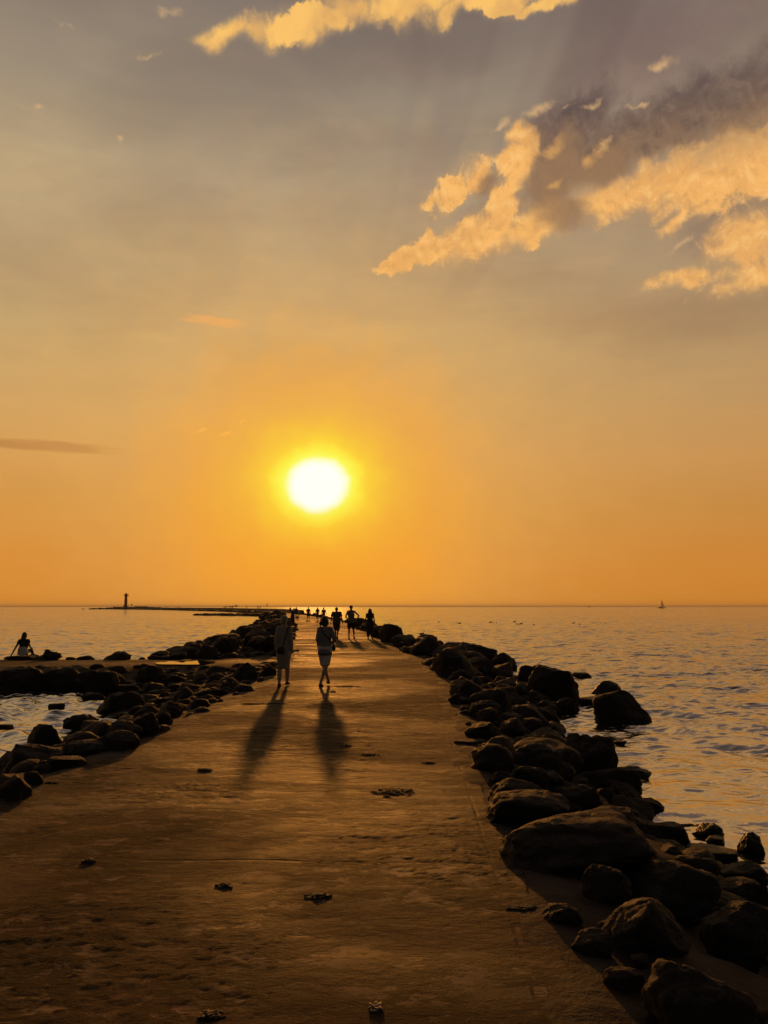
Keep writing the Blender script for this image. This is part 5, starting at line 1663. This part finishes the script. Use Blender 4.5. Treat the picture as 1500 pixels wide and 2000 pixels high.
# brown shade drifting over the lobes, and a few lit crests on the dark body
br = union([blob(1088, 345, 70, 120, -12), blob(1105, 420, 60, 40, -10), blob(950, 362, 40, 26, 24), blob(1170, 320, 80, 46, 16)])
fbr, _ = edge(br, 0.9, -0.15, 0.75, 1.1)
sky = nt.mix(nt.m('MULTIPLY', fbr, 0.85), sky, lin(150, 116, 86))
cr = union([blob(1070, 282, 30, 20, 20), blob(1168, 284, 26, 16, 35), blob(1150, 300, 12, 26, -20), blob(1082, 360, 24, 12, 20)])
fcr, _ = edge(cr, 2.6, -0.1, 1.3, 0.9)
sky = nt.mix(nt.m('MULTIPLY', fcr, 0.6), sky, lin(232, 172, 96))
# bright cloud along the top and small wisps
top = union([blob(450, 66, 80, 30, 12), blob(560, 62, 100, 40, 6), blob(640, 30, 130, 46, 10), blob(800, 12, 170, 34, 6), blob(960, 2, 160, 30, 6), blob(1090, -8, 100, 20, 6)])
_, vtop = edge(top, 1.6, 0.0, 0.40, 0.9)
ftop = nt.mapr(vtop, nt.m('MULTIPLY', wsoft, -0.15), wsoft)
tsoft, _ = edge(top, 0.5, -0.35, 0.4, 0.6)
sky = nt.mix(nt.m('MULTIPLY', tsoft, 0.35), sky, lin(196, 160, 112))
sky = nt.mix(ftop, sky, nt.mix(nt.mapr(cn2, 0.38, 0.66), lin(250, 194, 106), lin(226, 172, 102)))
wis = union([blob(128, 46, 34, 16, 15), blob(330, 18, 30, 14, 20), blob(290, 110, 30, 14, 20), blob(82, 206, 30, 16, 10), blob(1295, 122, 40, 16, -8), blob(1052, 212, 44, 13, 22), blob(975, 243, 34, 12, 25),
             blob(1110, 208, 26, 8, 20), blob(1160, 198, 34, 8, 10), blob(1245, 203, 24, 6, 8), blob(1330, 470, 34, 12, 18), blob(232, 262, 9, 8, 0), blob(1180, 275, 30, 12, 20)])
fw, _ = edge(wis, 3.2, 0.05, 1.5, 0.5)
sky = nt.mix(nt.m('MULTIPLY', fw, 0.8), sky, lin(222, 178, 124))
# streak clouds low on the left
st1 = nt.m('ADD', blob(420, 627, 90, 14, -1, UV), nt.m('MULTIPLY', nt.m('SUBTRACT', nt.noise(nt.scale(UV, 0.5, 3.5, 1), 1.2, 5), 0.5), 1.3))
sky = nt.mix(nt.m('MULTIPLY', nt.mapr(st1, 0.05, 0.7), 0.75), sky, lin(240, 170, 100))
st2 = nt.m('ADD', union([blob(115, 872, 150, 14, 0, UV), blob(30, 868, 120, 12, 0, UV)]), nt.m('MULTIPLY', nt.m('SUBTRACT', nt.noise(nt.scale(UV, 0.4, 3.5, 1), 1.0, 5), 0.5), 1.0))
sky = nt.mix(nt.m('MULTIPLY', nt.mapr(st2, 0.0, 0.6), 0.62), sky, lin(172, 114, 64))
st3 = nt.m('ADD', union([blob(393, 842, 26, 6, 10), blob(445, 844, 26, 6, 25), blob(475, 836, 14, 4, 10), blob(532, 970, 7, 3, 25)]), nt.m('MULTIPLY', nt.m('SUBTRACT', cn, 0.5), 1.2))
sky = nt.mix(nt.m('MULTIPLY', nt.mapr(st3, 0.2, 0.9), 0.8), sky, lin(255, 190, 100))
# aureole and disc of the sun burning through
sv = nt.vm('MULTIPLY', nt.vm('SUBTRACT', D, tuple(SUN_DIR)), (1.0, 1.0, 1.13))
th = nt.m('MULTIPLY', nt.m('MULTIPLY', nt.vm('LENGTH', sv), DEG), nt.mapr(nt.noise(UV, 0.42, 3, 0.5), 0.25, 0.75, 0.90, 1.10, smooth=False))
ac = nt.ramp(nt.m('DIVIDE', th, 30.0), [(2.1 / 30, lin(255, 254, 170)), (2.6 / 30, lin(252, 250, 90)), (3.1 / 30, lin(254, 236, 70)), (3.9 / 30, lin(255, 210, 58)), (6.0 / 30, lin(254, 188, 58)), (9 / 30, lin(254, 176, 62)), (16 / 30, lin(238, 176, 92)), (1, lin(220, 160, 85))])
af = nt.ramp(nt.m('DIVIDE', th, 30.0), [(0, (1, 1, 1)), (3.4 / 30, (1, 1, 1)), (4.8 / 30, (.88, .88, .88)), (7 / 30, (.66, .66, .66)), (10 / 30, (.55, .55, .55)), (15 / 30, (.32, .32, .32)), (22 / 30, (.12, .12, .12)), (1, (0, 0, 0))])
sky = nt.mix(af, sky, ac)
glow_low = nt.m('MULTIPLY', nt.mapr(nt.m('ABSOLUTE', nt.m('SUBTRACT', AZ, su[0])), 17, 0), nt.mapr(EL, 10, 1))
sky = nt.mix(nt.m('MULTIPLY', glow_low, 0.55), sky, lin(255, 162, 38))
disc = nt.mapr(th, 2.65, 1.55)
sky = nt.mix(disc, sky, (1.06, 1.05, 0.96))
# overhead and behind: plain clear twilight sky
ns = nt.new('ShaderNodeTexSky', sky_type='NISHITA'); ns.sun_disc = False
ns.sun_elevation = SUN_EL; ns.sun_rotation = SUN_AZ; ns.altitude = 0; ns.air_density = 1.3; ns.dust_density = 3.0; ns.ozone_density = 1.0
clear = nt.mix(1.0, ns.outputs[0], (0.032, 0.024, 0.019), 'MULTIPLY')
front = nt.m('MULTIPLY', nt.mapr(sep.outputs[1], 0.05, 0.45), nt.mapr(EL, 88, 66))
sky = nt.mix(front, clear, sky)
nt.l.new(sky, bg.inputs[0]); bg.inputs[1].default_value = 1.0

# ------------------------------------------------------------------ the hazy air low over the sea
hm = bpy.data.materials.new('sea_haze'); hm.use_nodes = True
hn = NT(hm.node_tree); hn.n.clear()
ho = hn.new('ShaderNodeOutputMaterial'); hv = hn.new('ShaderNodeVolumePrincipled'); hn.l.new(hv.outputs[0], ho.inputs['Volume'])
hv.inputs['Color'].default_value = (0.95, 0.88, 0.80, 1); hv.inputs['Density'].default_value = HAZE; hv.inputs['Anisotropy'].default_value = 0.1
bm = bmesh.new(); box(bm, (0, 0, 10.5), (90000, 90000, 27.0))
tag(obj('haze', bm, hm, smooth=False), 'thin warm haze low over the sea', kind='stuff')

# ------------------------------------------------------------------ sun, camera, render
ld = bpy.data.lights.new('sun', 'SUN'); ld.energy = 2.0; ld.angle = math.radians(1.4); ld.color = (1.0, 0.37, 0.062)
lo = bpy.data.objects.new('sun', ld); COL.objects.link(lo)
lo.rotation_euler = SUN_DIR.to_track_quat('Z', 'Y').to_euler(); lo.location = (0, 0, 30)
cd = bpy.data.cameras.new('camera'); co = bpy.data.objects.new('camera', cd); COL.objects.link(co)
co.location = CAM; co.rotation_euler = (PI / 2 + PITCH, 0, 0)
cd.sensor_fit = 'VERTICAL'; cd.sensor_height = 36; cd.lens = 36 * F / 2000; cd.clip_start = 0.05; cd.clip_end = 90000
sc.camera = co
sc.view_settings.view_transform = 'Standard'; sc.view_settings.look = 'None'; sc.view_settings.exposure = 0; sc.view_settings.gamma = 1
sc.cycles.use_denoising = True
sc.cycles.use_adaptive_sampling = True; sc.cycles.adaptive_threshold = 0.012
sc.cycles.max_bounces = 5; sc.cycles.diffuse_bounces = 2; sc.cycles.glossy_bounces = 3
sc.cycles.caustics_reflective = False; sc.cycles.caustics_refractive = False
sc.cycles.sample_clamp_indirect = 3.0; sc.cycles.sample_clamp_direct = 1.0
